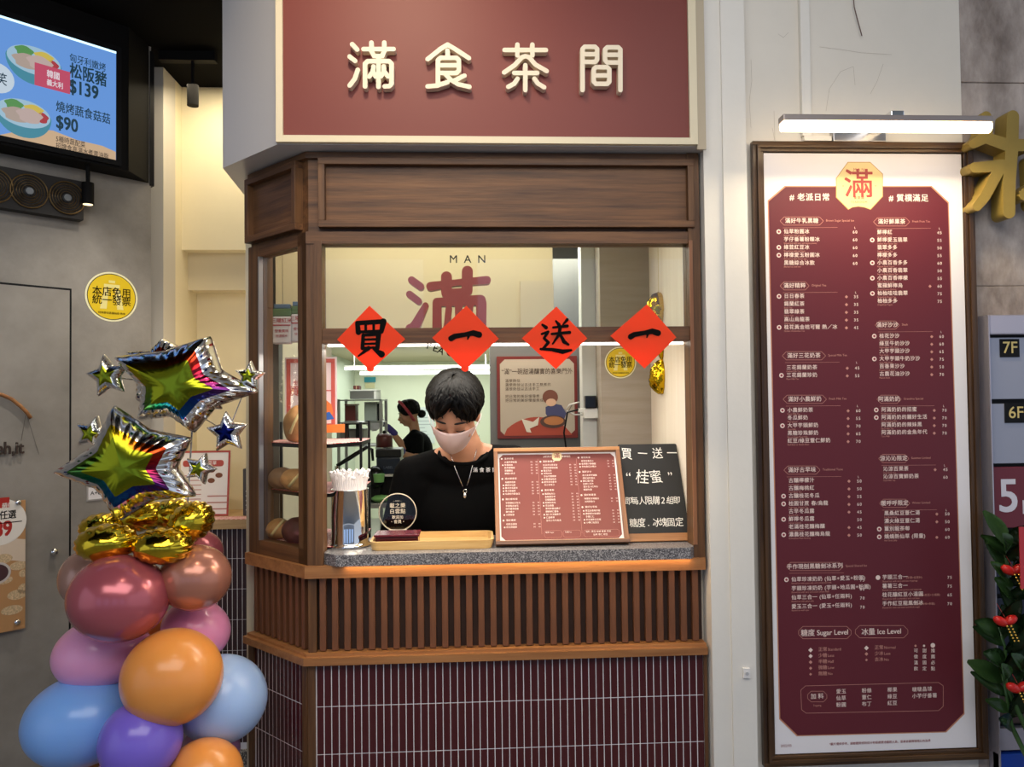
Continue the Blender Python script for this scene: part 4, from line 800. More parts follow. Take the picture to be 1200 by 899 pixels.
for px, py in ((1187, 668), (1178, 728), (1193, 806)):
    p_ = P(px, py, -.2); t = thing('red_ornament', p_, {668: 'red ornament with gold beads hung highest on the plant', 728: 'red ornament with gold beads hung midway on the plant', 806: 'red ornament with gold beads hung lowest on the plant'}[py], 'ornament', 'red new year ornaments on the plant')
    build('red_bow', ball(ball(NB(), p_ + Vector((-.014, 0, 0)), (.022, .014, .013), Matrix.Rotation(.5, 3, 'Y'), 16, 10), p_ + Vector((.016, 0, .003)), (.02, .014, .012), Matrix.Rotation(-.5, 3, 'Y'), 16, 10), mat('orn_red', '#c2231d', .3), t, smooth=True)
    for i in range(12): build('gold_bead', ball(NB(), p_ + Vector((-.006 + .010 * (i % 2) + .002 * i, -.016, -.010 - .007 * (i // 2) * 1.2)), .0030, None, 8, 6), mat('bead_gold', '#e6bd54', .25, .8), t, smooth=True)
    build('hanging_thread', tube(NB(), [p_ + Vector((0, 0, .01)), p_ + Vector((.004, .04, .04))], .0008, 5), mat('thread_red', '#8a1a16', .6), t)
p0 = P(1196, 690, -.24); p1 = P(1225, 617, -.24); B('red_packet', (p0.x, -.242, p0.z), (p1.x, -.239, p1.z), mat('packet_red', '#c23a44', .5), label='pinkish red paper packet hanging over the plant at the right edge', cat='packet')
# ---------------------------------------------------------------- left bay
BK = mat('black_box', '#151414', .6, spec=.08)
def LP(px, py, d): return hit(px, py, ML @ Vector((0, -d, 0)), NL)
SD = .12
tlx, tlz = LW(0, 20, SD); trx, trz = LW(136, 63, SD); brx, brz = LW(136, 188, SD)
hsc = thing('menu_screen', (0, 0, 0), 'glowing blue menu screen in a black housing high on the grey wall', 'screen', M=ML @ T(trx - .3, 0, brz))
sx0 = trx - 1.0
B('housing', (sx0 - .03, -SD + .006, brz - .03), (trx + .05, -.001, 3.318), BK, hsc, ML)
bm = prism(NB(), [(trx + .05, -SD + .004), (-.01, -.002), (trx + .05, -.001)], brz - .03, 3.318); build('housing_side', bm, BK, hsc, ML)
sc_h = trz - brz
SCR = mat('screen_blue', '#000000', .3, emit=.85, emitcol='#6d9fe6')
B('display', (sx0, -SD, brz), (trx, -SD + .006, trz), SCR, hsc, ML)
B('bezel', (trx, -SD - .004, brz - .02), (trx + .02, -SD + .006, trz + .03), BLACK, hsc, ML); B('bezel', (sx0, -SD - .004, brz - .02), (trx, -SD + .006, brz), BLACK, hsc, ML)
B('bezel', (sx0, -SD - .004, trz + .008), (trx, -SD + .006, trz + .03), BLACK, hsc, ML); B('light_edge', (sx0, -SD - .002, trz), (trx, -SD + .004, trz + .008), mat('screen_edge', '#000', .3, emit=1.6, emitcol='#c8eefc'), hsc, ML)
def lw(px, py): return LW(px, py, SD)
em = lambda n_, c, e=.8: mat(n_, '#000000', .4, emit=e, emitcol=c)
y_ = -SD - .0004
build('sand_field', ngon(NB(), [lw(*q) for q in ((-30, 152), (0, 158), (35, 151), (62, 153), (90, 164), (120, 171), (135.6, 178), (135.6, 187.6), (60, 172), (-30, 152.6))], y_), em('scr_sand', '#d9b894'), hsc, ML)
def bowl(cx, cy, rx, col):
    c_ = lw(cx, cy); k = (lw(cx + 1, cy)[0] - c_[0]); r = rx * k; rz = r * .42
    build('bowl_body', ngon(NB(), [(c_[0] + r * math.cos(t), c_[1] + (rz if math.sin(t) > 0 else r * .95) * math.sin(t) * 1.0 if abs(math.cos(t)) < 2 else 0) for t in [2 * math.pi * i / 32 for i in range(32)]], y_ - .0004), em('scr_bowl', '#4d93a8'), hsc, ML)
    bm = NB(); bm.faces.new([bm.verts.new((c_[0] + r * .96 * math.cos(t), y_ - .0008, c_[1] + r * .03 + r * .56 * math.sin(t))) for t in [2 * math.pi * i / 32 for i in range(32)]]); build('bowl_rim', bm, em('scr_rim', '#a8cbe0'), hsc, ML)
    for n_, (u, v, ru, rv), m_ in (('greens', (-.35, .3, .32, .22), em('scr_green', '#5f9a5a')), ('egg', (.35, .28, .34, .2), em('scr_yellow', '#d9c25b')), ('meat', (-.25, -.08, .5, .3), em('scr_meat', col)), ('meat', (.2, -.02, .45, .3), em('scr_meat2', '#c9b3ad')), ('red_garnish', (.66, .02, .22, .22), em('scr_redg', '#b5434c'))):
        bm = NB(); bm.faces.new([bm.verts.new((c_[0] + r * (u + ru * math.cos(t) * (1 + .15 * math.sin(5 * t))), y_ - .0012 - .0003 * (u > 0) - .0004 * (n_ == 'meat'), c_[1] + r * (v + rv * math.sin(t)))) for t in [2 * math.pi * i / 24 for i in range(24)]]); build(n_, bm, m_, hsc, ML)
bowl(40, 72, 33, '#b9a79c'); bowl(28, 134, 33, '#b8937c')
bm = NB(); zz = LW
def st_(s, px, py, h, m=None, bo=.02):
    x, z = lw(px, py); k = sc_h / 125; text(bm, s, x, z, h * k, y_ - .003, 'LEFT', bo, sx=.73)
st_('匈牙利嫩烤', 81, 68, 10.5); st_('松阪豬', 81, 83, 18, bo=.06); st_('$139', 80, 101, 21, bo=.07); st_('燒烤蔬食菇菇', 65, 125, 13, bo=.03); st_('$90', 65, 143, 20, bo=.07)
build('lettering', bm, em('scr_text', '#2d5266', .5), hsc, ML)
bm = NB(); st_('5種時蔬配菜', 65, 163, 7.5); st_('招牌食高湯水煮零油脂', 65, 171, 7.5); build('lettering', bm, em('scr_text2', '#5a5048', .5), hsc, ML)
x, z = lw(63, 92); bm = box(NB(), (x - .065, y_ - .0035, z - .045), (x + .055, y_ - .0030, z + .04)); build('red_badge', bm, em('scr_badge', '#cc5570'), hsc, ML)
bm = NB(); st_('韓國', 54, 87, 9, bo=.05); st_('義大利', 54, 97, 7.5, bo=.05); bm.transform(T(0, -.003, 0)); build('lettering', bm, em('scr_white', '#f0e4ea'), hsc, ML)
x, z = lw(0, 92); build('speech_bubble', disc(NB(), (x - .01, z), .055, y_ - .001, 24), em('scr_bub', '#d0e0ee'), hsc, ML); bm = NB(); st_('笑', -5, 92, 14); build('lettering', bm, em('scr_text'[:8], '#2d5266', .5), hsc, ML)
# fan housing
fl, ft = LW(0, 203, .05); fr, ft2 = LW(98, 213, .05); _, fb = LW(98, 258, .05); ft = ft2; _ht = ft - fb
fn = thing('fan_unit', (0, 0, 0), 'black ventilation unit with round brass-ringed fans below the screen', 'fan', M=ML @ T((fl + fr) / 2, 0, fb))
B('housing', (fl - .6, -.05, fb), (fr, -.001, ft), mat('fan_box', '#1b1613', .5), fn, ML)
BRS = mat('brass_ring', '#6d5736', .35, .7)
for px, py in ((78.5, 236.5), (34, 228), (-8, 220)):
    cx_, cz_ = LW(px, py, .052); cz_ = (ft + fb) / 2
    fs = build('fan_guard', tube(NB(), [(cx_ + .062 * math.cos(t), -.056, cz_ + .062 * math.sin(t)) for t in [2 * math.pi * i / 40 for i in range(40)]], .003, 6, True), BRS, fn, ML, smooth=True)
    bm = NB()
    for r_i in (.024, .033, .042, .052): tube(bm, [(cx_ + r_i * math.cos(t), -.055, cz_ + r_i * math.sin(t)) for t in [2 * math.pi * i / 32 for i in range(32)]], .0012, 5, True)
    build('ring_wires', bm, BRS, fs, ML, kind='stuff')
    build('fan_hub', cyl(NB(), (cx_, -.05, cz_), (cx_, -.062, cz_), .015, .013, 20), mat('hub_grey', '#8b8f92', .3, .6), fs, ML)
    for k in range(5):
        a = 2 * math.pi * k / 5; bm = NB(); 
        vs = [bm.verts.new((cx_ + r * math.cos(a + o_2), -.050 - .003 * (r > .03), cz_ + r * math.sin(a + o_2))) for r, o_2 in ((.014, -.3), (.055, -.1), (.058, .5), (.014, .5))]; bm.faces.new(vs); bmesh.ops.solidify(bm, geom=bm.faces[:], thickness=.0015); build('fan_blade', bm, mat('fan_blade', '#2f2922', .4), fs, ML)
# spotlights
def spotl(px, py, Y, ztop, lab, h=.11, r=.032, glow=True):
    p_ = P(px, py, Y); t = thing('track_spotlight', (p_.x, Y, p_.z - h / 2), lab, 'spotlight')
    build('lamp_body', cyl(NB(), (p_.x, Y, p_.z - h / 2), (p_.x, Y, p_.z + h / 2), r, r, 24), BK, t, smooth=False)
    build('stem', cyl(NB(), (p_.x, Y, p_.z + h / 2), (p_.x, Y, ztop), .008, .008, 10), BK, t)
    if glow: build('lens', cyl(NB(), (p_.x, Y, p_.z - h / 2 - .001), (p_.x, Y, p_.z - h / 2 + .002), r * .8, r * .8, 20), mat('spot_lens', '#000', .4, emit=2.2, emitcol='#ffe2b0'), t)
    return t
_h = hit(103, 227, ML @ Vector((0, -.075, 0)), NL)
spotl(103, 227, _h.y, brz - .03, 'black cylinder spotlight hanging at the right end of the fan unit', .085, .022)
t2 = spotl(226, 112, 1.05, 3.28, 'black track spotlight on the ceiling rail over the cream alcove', .09, .024, False)
p_ = P(226, 92, 1.05); B('track_rail', (p_.x - .14, 1.03, 3.28), (p_.x + .10, 1.07, 3.32), BK, t2)
p_ = P(168, 1, .1); dl = thing('recessed_downlight', (p_.x, .1, 3.31), 'round recessed downlight glowing in the black ceiling', 'light')
build('trim_ring', lathe(NB(), [(.05, 0), (.062, 0), (.062, .012), (.05, .012), (.05, 0)], (p_.x, .1, 3.306), 32), mat('ring_white', '#cfcfcf', .3), dl, smooth=True); build('lens', cyl(NB(), (p_.x, .1, 3.31), (p_.x, .1, 3.316), .049, .049, 24), mat('dl_glow', '#000', .4, emit=4, emitcol='#ffedd0'), dl)
# lower left poster
qx, qz1 = LW(30, 586, .03); _, qz0 = LW(30, 736, .03)
ps_ = thing('food_poster', (0, 0, 0), 'tan printed food poster on steel studs at the lower left of the grey wall', 'poster', M=ML @ T(qx - .3, 0, qz0))
B('poster_panel', (qx - .6, -.03, qz0), (qx, -.024, qz1), mat('poster_tan', '#b98b5d', .35), ps_, ML)
def lq2(px, py): return LW(px, py, .03)
y_ = -.0304
build('pale_band', ngon(NB(), [lq2(*q) for q in ((-60, 612), (-60, 664), (0, 656), (29.6, 658), (29.6, 632), (0, 630))], y_), mat('fp_pale', '#d8c4ae', .4), ps_, ML)
for px, py, rx_, rz_ in ((22, 663, .030, .016), (3, 655, .032, .018), (28, 690, .020, .02), (20, 697, .032, .018), (14, 715, .035, .017), (4, 680, .03, .015), (-20, 700, .05, .02), (27, 672, .014, .014)):
    c_ = lq2(px, py); bm = NB(); bm.faces.new([bm.verts.new((min(c_[0] + rx_ * math.cos(t), qx - .001), y_ - .0003, c_[1] + rz_ * math.sin(t))) for t in [2 * math.pi * i / 20 for i in range(20)]]); build('sesame_ball', bm, mat('fp_sesame', '#cbb08a', .5, var=.4, vs=160), ps_, ML)
c_ = lq2(0, 612); build('white_badge', disc(NB(), c_, .085, y_ - .0006, 36), mat('fp_white', '#e9e2d8', .4), ps_, ML)
bm = text(NB(), '89', *lq2(-8, 622), .075, y_ - .0009, 'LEFT', .09, sx=.8); build('lettering', bm, mat('fp_red', '#b02c23', .4), ps_, ML)
bm = text(NB(), '任選', *lq2(-1, 605), .034, y_ - .0009, 'LEFT', .06, sx=.8); box(bm, (c_[0] - .08, y_ - .0012, c_[1] - .006), (c_[0] + .07, y_ - .0009, c_[1] - .003)); build('lettering', bm, INK, ps_, ML)
x, z = lq2(-30, 592); x2, _ = lq2(11, 592); B('red_tab', (x, y_ - .001, z - .02), (x2, y_ - .0003, z + .018), mat('fp_red', '#fff'), ps_, ML); bm = text(NB(), '超值', *lq2(2, 594), .025, y_ - .0014, 'LEFT', .06, sx=.7); build('lettering', bm, mat('fp_white', '#fff'), ps_, ML)
c_ = lq2(-4, 672); bm = disc(NB(), c_, .045, y_ - .001, 28, .040); build('bowl_print', bm, mat('fp_bowl', '#c9c0bb', .4), ps_, ML); bm = disc(NB(), c_, .037, y_ - .0014, 28, .032); build('soup_print', bm, mat('fp_soup', '#4a3134', .4), ps_, ML)
for px, py in ((21, 589), (20, 729)):
    c_ = lq2(px, py); build('stud', lathe(NB(), [(.011, 0), (.011, .006), (.007, .010), (0, .011)], (0, 0, 0), 20), CHROME, ps_, ML @ T(c_[0], -.03, c_[1]) @ Matrix.Rotation(R_(90), 4, 'X'), smooth=True)
# word sign with wooden arc
ws = thing('wall_word_sign', (0, 0, 0), 'wooden arc with dark raised letters on the grey wall at the left edge', 'sign', M=ML @ T(LW(10, 525)[0], 0, LW(10, 525)[1]))
arcp = [LW(x, y, .02) for x, y in ((-20, 459), (-8, 460), (3, 463), (14, 468), (24, 476), (31, 483), (36, 490))]
build('wooden_arc', tube(NB(), [(x, -.02, z) for x, z in arcp], .007, 10), OAKX, ws, ML, smooth=True)
bm = text(NB(), 'eh,it', *LW(28, 525, .02), .065, -.02, 'RIGHT', .05, 1.0, ext=.004, sx=.8); build('lettering', bm, mat('letter_dark', '#3a2c26', .5), ws, ML)
bm = NB()
for a, b in (((30, 487), (24, 522)), ((32, 488), (48, 540))): tube(bm, [(LW(*a, .02)[0], -.02, LW(*a, .02)[1]), (LW(*b, .003)[0], -.003, LW(*b, .003)[1])], .0008, 5)
build('hanging_strings', bm, mat('string_grey', '#5f5a54', .6), ws, ML)
for x_ in (-.02, .3): pass
c_ = LW(110, 578); t = thing('small_notice', (0, 0, 0), 'small white notice plate on the grey wall behind the star balloon', 'notice', M=ML @ T(c_[0], 0, c_[1] - .03))
B('plate', (c_[0] - .028, -.004, c_[1] - .03), (c_[0] + .035, 0, c_[1] + .03), mat('notice_grey', '#a9a4a0', .4), t, ML); B('paper', (c_[0] - .022, -.005, c_[1] - .024), (c_[0] + .03, -.004, c_[1] + .024), PAPER, t, ML); build('lettering', text(NB(), 'A+6', c_[0] - .015, c_[1], .022, -.0054, 'LEFT', .02), INK, t, ML)
# alcove counter, leaflet stand, speaker
wc = thing('alcove_counter', (-1.06, 1.42, 1.2131), 'pale wooden counter top over the dark tiled alcove wall', 'counter')
B('wooden_top', (-1.384, 1.27, 1.2131), (-.762, 1.62, 1.256), wood('pale_oak', '#a8845a', '#cdac7e', 'x'), wc); B('red_runner', (-1.384, 1.275, 1.256), (-.762, 1.36, 1.2585), RC, wc)
a = P(206, 600, 1.40); b = P(272, 527, 1.44); ml_ = frame((a.x, 1.38, 1.259), (1, 0, 0), (0, .12, 1)); lwid = b.x - a.x + .0; lh = b.z - 1.259
lf = thing('leaflet_stand', (0, 0, 0), 'white leaflet with red border standing on the alcove counter', 'leaflet', M=ml_)
B('sheet', (0, 0, 0), (lwid, .004, lh), PAPER, lf, ml_); bars(lf, 0, lwid, 0, lh, .009, -.0006, 0, mat('leaf_red', '#b5504a', .5), None, ml_, 'printed_border')
bm = prism(NB(), rrect(.03, lwid - .03, lh - .075, lh - .045, .012), -.001, -.0002, 'y'); build('red_heading', bm, mat('leaf_red', '#fff'), lf, ml_)
bm = text(NB(), '滿食甜湯菜單', lwid / 2, lh - .06, .02, -.0014, 'CENTER', .02, 1.1); build('lettering', bm, PAPER, lf, ml_)
bm = NB()
for i in range(7): box(bm, (.03, -.0006, lh - .12 - .022 * i), (.12, -.0003, lh - .116 - .022 * i)); 
for i in range(3): box(bm, (.15, -.0006, .03 + .03 * i), (.25, -.0003, .036 + .03 * i))
build('text_rules', bm, mat('leaf_pink', '#b98480', .5), lf, ml_)
for u, v in ((.66, .70), (.80, .62), (.66, .54)):
    build('bowl_print', disc(NB(), (lwid * u, lh * v), .017, -.0008, 16, .012), mat('leaf_brown', '#7a4b36', .5), lf, ml_)
p_ = P(289, 592, 1.36); spk = thing('speaker_box', (p_.x, 1.40, 1.2585), 'slim dark speaker standing on the alcove counter against the kiosk', 'speaker')
sz = P(289, 537, 1.38).z; p2_ = P(284.5, 590, 1.38)
B('speaker_body', (p2_.x, 1.38, 1.2586), (p2_.x + .09, 1.44, sz - .05), mat('spk', '#4a4644', .4), spk, bev=.004); build('dark_top', ball(NB(), (p2_.x + .045, 1.41, sz - .05), (.038, .028, .05), None, 20, 14), BLACKG, spk, smooth=True)
for i in range(5): build('button', ball(NB(), (p2_.x + .018, 1.379, 1.285 + .022 * i), .004, None, 8, 6), PAPER, spk)
# ---------------------------------------------------------------- balloons
LATEX = {'pearl_rose': ('#b35c66', .22, .35), 'pearl_rosegold': ('#b87a66', .24, .4), 'pearl_tan': ('#b0887a', .25, .4), 'pink': ('#efa5d0', .3, 0), 'deep_pink': ('#e892bb', .3, 0), 'orange': ('#ee9a4a', .3, 0), 'blue': ('#7fb0f4', .3, 0), 'pale_blue': ('#a6c4f2', .3, 0), 'purple': ('#7f69d8', .26, 0), 'mauve': ('#b07aa0', .3, 0)}
def latex(k): c, r, m = LATEX[k]; return mat('latex_' + k, c, r, m, sss=0 if m else .15, coat=.25)
def balloon(px, py, rx, rz, Y, col, lab, knot=None, an=0, z=None):
    D = (Y - CAMP.y); k = D / 900; c_ = P(px, py, Y); R1, R2 = rx * k, rz * k; ry = (R1 + R2) / 2
    t = thing('round_balloon', (c_.x, Y, c_.z - R2), lab, 'balloon', 'latex balloons of the balloon column')
    core = Vector((-.87, Y0, c_.z)); kd = (core - c_); kd = Vector((0, 1, 0)) if kd.length < .02 else kd.normalized()
    Rm = Matrix.Rotation(R_(an), 4, 'Y').to_3x3()
    build('envelope', ball(NB(), c_, (R1, ry, R2), Rm, 40, 28, lambda p: p * (1 + .05 * max(0, p.dot(kd)) ** 4)), latex(col), t, smooth=True)
    e = c_ + Vector((kd.x * R1, kd.y * ry, kd.z * R2)) * 1.03
    build('knot', cyl(NB(), e, e + kd * .022, .003, .010, 10), latex(col), t, smooth=True)
Y0 = .05
BL = [(139, 701, 54, 48.5, -.16, 'pearl_rose', 'large metallic rose balloon under the gold foil ring', 8), (229, 677, 39.5, 37, -.08, 'pearl_rosegold', 'metallic rose gold balloon at the right below the gold foil ring', 0),
 (108, 677, 35, 34, .03, 'pearl_tan', 'metallic tan balloon half hidden at the left of the rose one', 0), (232, 648, 28, 26, .16, 'pearl_rose', 'small rose balloon peeping out behind the gold foil ring', 0),
 (118, 765, 51, 39, -.02, 'pink', 'pink balloon at the left above the blue one', -8), (230, 738, 38, 33, .03, 'deep_pink', 'pink balloon at the right under the rose gold one', 20), (180, 745, 26, 30, .16, 'orange', 'small orange balloon deep in the column centre', 0),
 (202, 793, 55, 53, -.16, 'orange', 'large orange balloon at the front centre of the column', 0), (95.5, 844, 61.5, 49.5, -.06, 'blue', 'large sky blue balloon at the lower left', -6), (260, 819, 50, 48.5, -.02, 'pale_blue', 'pale blue balloon at the right below the pink one', 0),
 (165, 868, 44.5, 44, -.20, 'purple', 'purple balloon in the lower centre of the column', 0), (240, 909, 42, 40, -.16, 'orange', 'orange balloon at the bottom edge right of the purple one', 0), (247, 880, 32, 32, .06, 'mauve', 'mauve pink balloon behind the bottom orange one', 0),
 (110, 925, 40, 38, .0, 'orange', 'orange balloon at the bottom edge below the sky blue one', 0), (135, 935, 38, 40, -.2, 'pink', 'pale pink balloon at the bottom edge left of the purple one', 0)]
for px, py, rx, rz, Y, col, lab, an in BL: balloon(px, py, rx, rz, Y, col, lab, an=an)
cp = thing('balloon_pole', (-.87, Y0, 0), 'white pole with a round base inside the balloon column', 'pole')
build('pole', cyl(NB(), (-.87, Y0, .03), (-.87, Y0, 1.40), .012, .012, 12), WHITE, cp, smooth=True); build('base', lathe(NB(), [(.16, 0), (.16, .02), (.03, .035), (0, .035)], (-.87, Y0, 0), 32), WHITE, cp, smooth=True)
# gold foil ring
rg = thing('gold_foil_ring', (-.87, -.03, 1.37), 'crinkled gold foil ring balloon of round lobes under the star balloons', 'balloon')
for i, (px, py, rx, rz, Y, an) in enumerate(((125, 636, 34, 21, -.12, -4), (191, 640, 33, 20.5, -.14, 0), (224, 612, 27, 22, -.02, -35), (165, 604, 30, 18, .06, 0), (205, 603, 26, 18, .08, 0), (120, 618, 24, 16, .03, 0))):
    c_ = P(px, py, Y); k = (Y - CAMP.y) / 900
    def pil(p, i=i):
        a = math.atan2(p.z, p.x); e = math.hypot(p.x, p.z)
        return p * (1 + .035 * math.sin(a * 16) * e ** 3 + .02 * noise.noise(p * 3 + Vector((i, 0, 0))))
    build('foil_lobe', ball(NB(), c_, (rx * k, .07, rz * k), Matrix.Rotation(R_(an), 4, 'Y').to_3x3(), 72, 40, pil), mat('gold_foil_bright', '#dfbe34', .13, 1, bump=.12, bs=18), rg, smooth=True)
# star foil balloons
STM = attrmat('star_foil', .17, 1, bump=.05, bs=12)
RB = [lin(c) for c in ('#c8b420', '#c85a1e', '#a3201f', '#5a2358', '#203a86', '#1d5f9a', '#1c7a50', '#7a9a28')]
def star(name, tips, Y, th, label, inner=.5, col='rainbow', seed=0, ring=True, tilt=0):
    pts = [P(x, y, Y) for x, y in tips]; c_ = sum(pts, Vector()) / 5; n = 5
    outl = []
    for i in range(n):
        a = pts[i] - c_; b = pts[(i + 1) % n] - c_; mid = (a + b).normalized() * ((a.length + b.length) / 2) * inner
        outl += [a, mid]
    N = 140; rim = []
    for j in range(N):
        f = j / N * 10; i = int(f); t = f - i; p = outl[i].lerp(outl[(i + 1) % 10], t); rim.append(p)
    # soften tips
    rim = [(rim[j - 1] + rim[j] * 2 + rim[(j + 1) % N]) / 4 for j in range(N)]
    bm = NB(); lay = bm.loops.layers.float_color.new('col'); NR = 20; rnd = random.Random(seed); vals = {}
    root = thing('star_balloon', (c_.x, Y, min(p.z for p in pts)), label, 'balloon')
    def colr(t, j, back=False):
        f = j / N * 10; tip = abs((f % 2) - 1)  # 1 at tip
        if t < .50 and not back:
            return lin('#8f9420') if col == 'rainbow' else (lin('#8a8f22') if col == 'olive' else lin('#141a52'))
        if ring and t < .70 and not back:
            g = (j / N * 8 + 0) % 8; i = int(g); u = g - i; return tuple(RB[i][k] * (1 - u) + RB[(i + 1) % 8][k] * u for k in range(3))
        if ring and rnd.random() < .07: return lin(rnd.choice(('#23408a', '#a32a3a', '#2a6a4a', '#c8a020')))
        return (.80, .82, .86)
    for side in (-1, 1):
        rings = []
        for r in range(NR + 1):
            t = r / NR; row = []
            for j in range(N):
                p = rim[j] * t; f = j / N * 10; tipf = abs((f % 2) - 1)
                h = th * (1 - t ** 2.6) ** .60
                wk = th * .16 * t ** 5 * math.sin(j * 2 * math.pi / N * 35 + 2.5 * noise.noise(Vector((j * .2, seed, side)))) * (1 - t) ** .35 + th * .16 * noise.noise(Vector((p.x * 9, p.z * 9, seed + side * 3))) * t * (1 - t) ** .5
                row.append(bm.verts.new(c_ + Vector((p.x, side * (h + wk) if t < 1 else 0, p.z))))
                if r == 0: row = [row[0]] * N; break
            rings.append(row)
        for r in range(NR):
            for j in range(N):
                A, D = rings[r], rings[r + 1]; q = [A[j], A[(j + 1) % N], D[(j + 1) % N], D[j]]
                if r == 0: q = [A[0], D[(j + 1) % N], D[j]]
                f_ = bm.faces.new(q); cc = colr((r + .5) / NR, j, side > 0)
                for l in f_.loops: l[lay] = (*cc, 1)
    bmesh.ops.remove_doubles(bm, verts=bm.verts, dist=1e-6)
    build('foil_envelope', bm, STM, root, smooth=True)
    return c_, root
star('a', [(134, 474), (226, 513), (231, 582), (141, 611), (61, 554)][::1], -.10, .085, 'large rainbow star foil balloon pointing left, sitting on the gold ring', .62, seed=1)
star('b', [(133, 418), (247, 393), (305, 459), (228, 508), (163, 493)], -.02, .085, 'large rainbow star foil balloon topmost at the front of the column', .62, seed=2)
star('c', [(148, 412), (192, 396), (238, 410), (262, 480), (160, 470)], .14, .07, 'silver and red star foil balloon peeping out behind the topmost star', .70, seed=3)
for i, (cx_, cy_, r, a0, Y, cl, lab) in enumerate(((127, 441, 27, 100, .04, 'olive', 'small silver and olive star balloon left of the topmost star'), (109, 508, 22, 75, .06, 'olive', 'small silver and olive star balloon at the left above the big left-pointing star'),
      (267, 507, 26, 95, -.06, 'navy', 'small silver and navy star balloon right of the big stars'), (293, 441, 19, 85, .0, 'olive', 'small silver star balloon at the far right tip by the kiosk post'), (235, 549, 20, 70, -.12, 'olive', 'small silver and gold star balloon before the leaflet'))):
    star('s', [(cx_ + r * math.cos(R_(a0 - 72 * k)), cy_ - r * math.sin(R_(a0 - 72 * k))) for k in range(5)], Y, .03, lab, .52, cl, 10 + i, ring=False)
# joining ribbons hidden at the back keep the small stars on the pole
fr_ = build('balloon_ribbons', tube(tube(tube(NB(), [(-.87, .06, 1.40), (-.86, .08, 1.70), P(205, 452, .10)], .003, 6), [P(205, 452, .11), P(127, 441, .06)], .002, 6), [P(205, 470, .11), P(267, 507, .0), P(293, 441, .03)], .002, 6), mat('ribbon_silver', '#b9bcc4', .2, 1), label='thin silver ribbon tying the star balloons together', cat='ribbon')
# ---------------------------------------------------------------- people
from mathutils.bvhtree import BVHTree
def cone(bm, a, b, r0, r1, seg=14):
    a, b = Vector(a), Vector(b); cyl(bm, a, b, r0, r1, seg); ball(bm, a, r0, None, seg, 8); ball(bm, b, r1, None, seg, 8)
def ell(bm, c, r, M=None): ball(bm, c, r, M, 20, 14)
def meld(name, bm, m, parent, vox=.008, it=6, **k):
    me = bpy.data.meshes.new('tmp'); bm.to_mesh(me); bm.free(); o = bpy.data.objects.new('tmp', me); C.objects.link(o)
    r = o.modifiers.new('r', 'REMESH'); r.mode = 'VOXEL'; r.voxel_size = vox
    s = o.modifiers.new('s', 'SMOOTH'); s.factor = .5; s.iterations = it
    dg = bpy.context.evaluated_depsgraph_get(); dg.update(); m2 = bpy.data.meshes.new_from_object(o.evaluated_get(dg), depsgraph=dg)
    bpy.data.objects.remove(o); b2 = NB(); b2.from_mesh(m2); bpy.data.meshes.remove(m2)
    tree = BVHTree.FromBMesh(b2); ob = build(name, b2, m, parent, smooth=True, **k); return ob, tree
SKIN = mat('skin', '#c08a6c', .5, var=.05, vs=20, sss=.1); SKINF = mat('skin_fair', '#a8765a', .5, sss=.1)
SHIRT = mat('black_shirt', '#070708', .9, bump=.5, bs=10, spec=.1); PANTS = mat('dark_trousers', '#17181c', .8, spec=.2); SHOE = mat('shoe', '#222224', .5)
def hand(bm, w, d, pn, r=.0085, curl=.5):
    """palm and five fingers: w wrist, d pointing direction, pn palm normal"""
    w = Vector(w); d = Vector(d).normalized(); pn = Vector(pn).normalized(); s = d.cross(pn).normalized()
    for k in (-1, 0, 1): cone(bm, w + s * .014 * k, w + d * .085 + s * .024 * k, .014, .013, 10)
    for k, L in zip((-1.5, -.5, .5, 1.5), (.066, .078, .072, .055)):
        a = w + d * .088 + s * .018 * k; b_ = a + (d * math.cos(curl) + pn * math.sin(curl)) * L * .5; c_ = b_ + (d * math.cos(curl * 2) + pn * math.sin(curl * 2)) * L * .45
        cone(bm, a, b_, r, r * .92, 8); cone(bm, b_, c_, r * .92, r * .78, 8)
    a = w + d * .025 - s * .030; b_ = a + (d * .7 - s * .7 + pn * .3).normalized() * .042; c_ = b_ + (d * .95 - s * .1 + pn * .4).normalized() * .032
    cone(bm, a, b_, r * 1.25, r * 1.1, 8); cone(bm, b_, c_, r * 1.1, r * .85, 8)
def headm(c, yaw, pitch, roll=0): return T(*c) @ Matrix.Rotation(R_(yaw), 4, 'Z') @ Matrix.Rotation(R_(roll), 4, 'Y') @ Matrix.Rotation(R_(pitch), 4, 'X')
def head(bm, H):
    M3 = H.to_3x3(); e = lambda c, r: ball(bm, H @ Vector(c), r, None, 24, 16) if isinstance(r, float) else ball(bm, H @ Vector(c), (1, 1, 1), None, 24, 16, lambda p: M3 @ Vector((p.x * r[0], p.y * r[1], p.z * r[2])))
    e((0, .008, .028), (.077, .094, .092)); e((0, -.020, -.035), (.062, .068, .078)); e((0, -.050, -.088), (.026, .024, .018)); e((0, -.075, .018), (.055, .018, .014))
    cone(bm, H @ Vector((0, -.086, .008)), H @ Vector((0, -.106, -.030)), .009, .013, 10); e((-.013, -.094, -.033), .009); e((.013, -.094, -.033), .009)
    for s in (-1, 1): e((.040 * s, -.066, -.028), (.026, .02, .022)); e((.079 * s, .006, -.008), (.008, .018, .030)); e((.032 * s, -.078, .002), (.016, .012, .010))
    e((0, -.088, -.062), (.024, .010, .010))
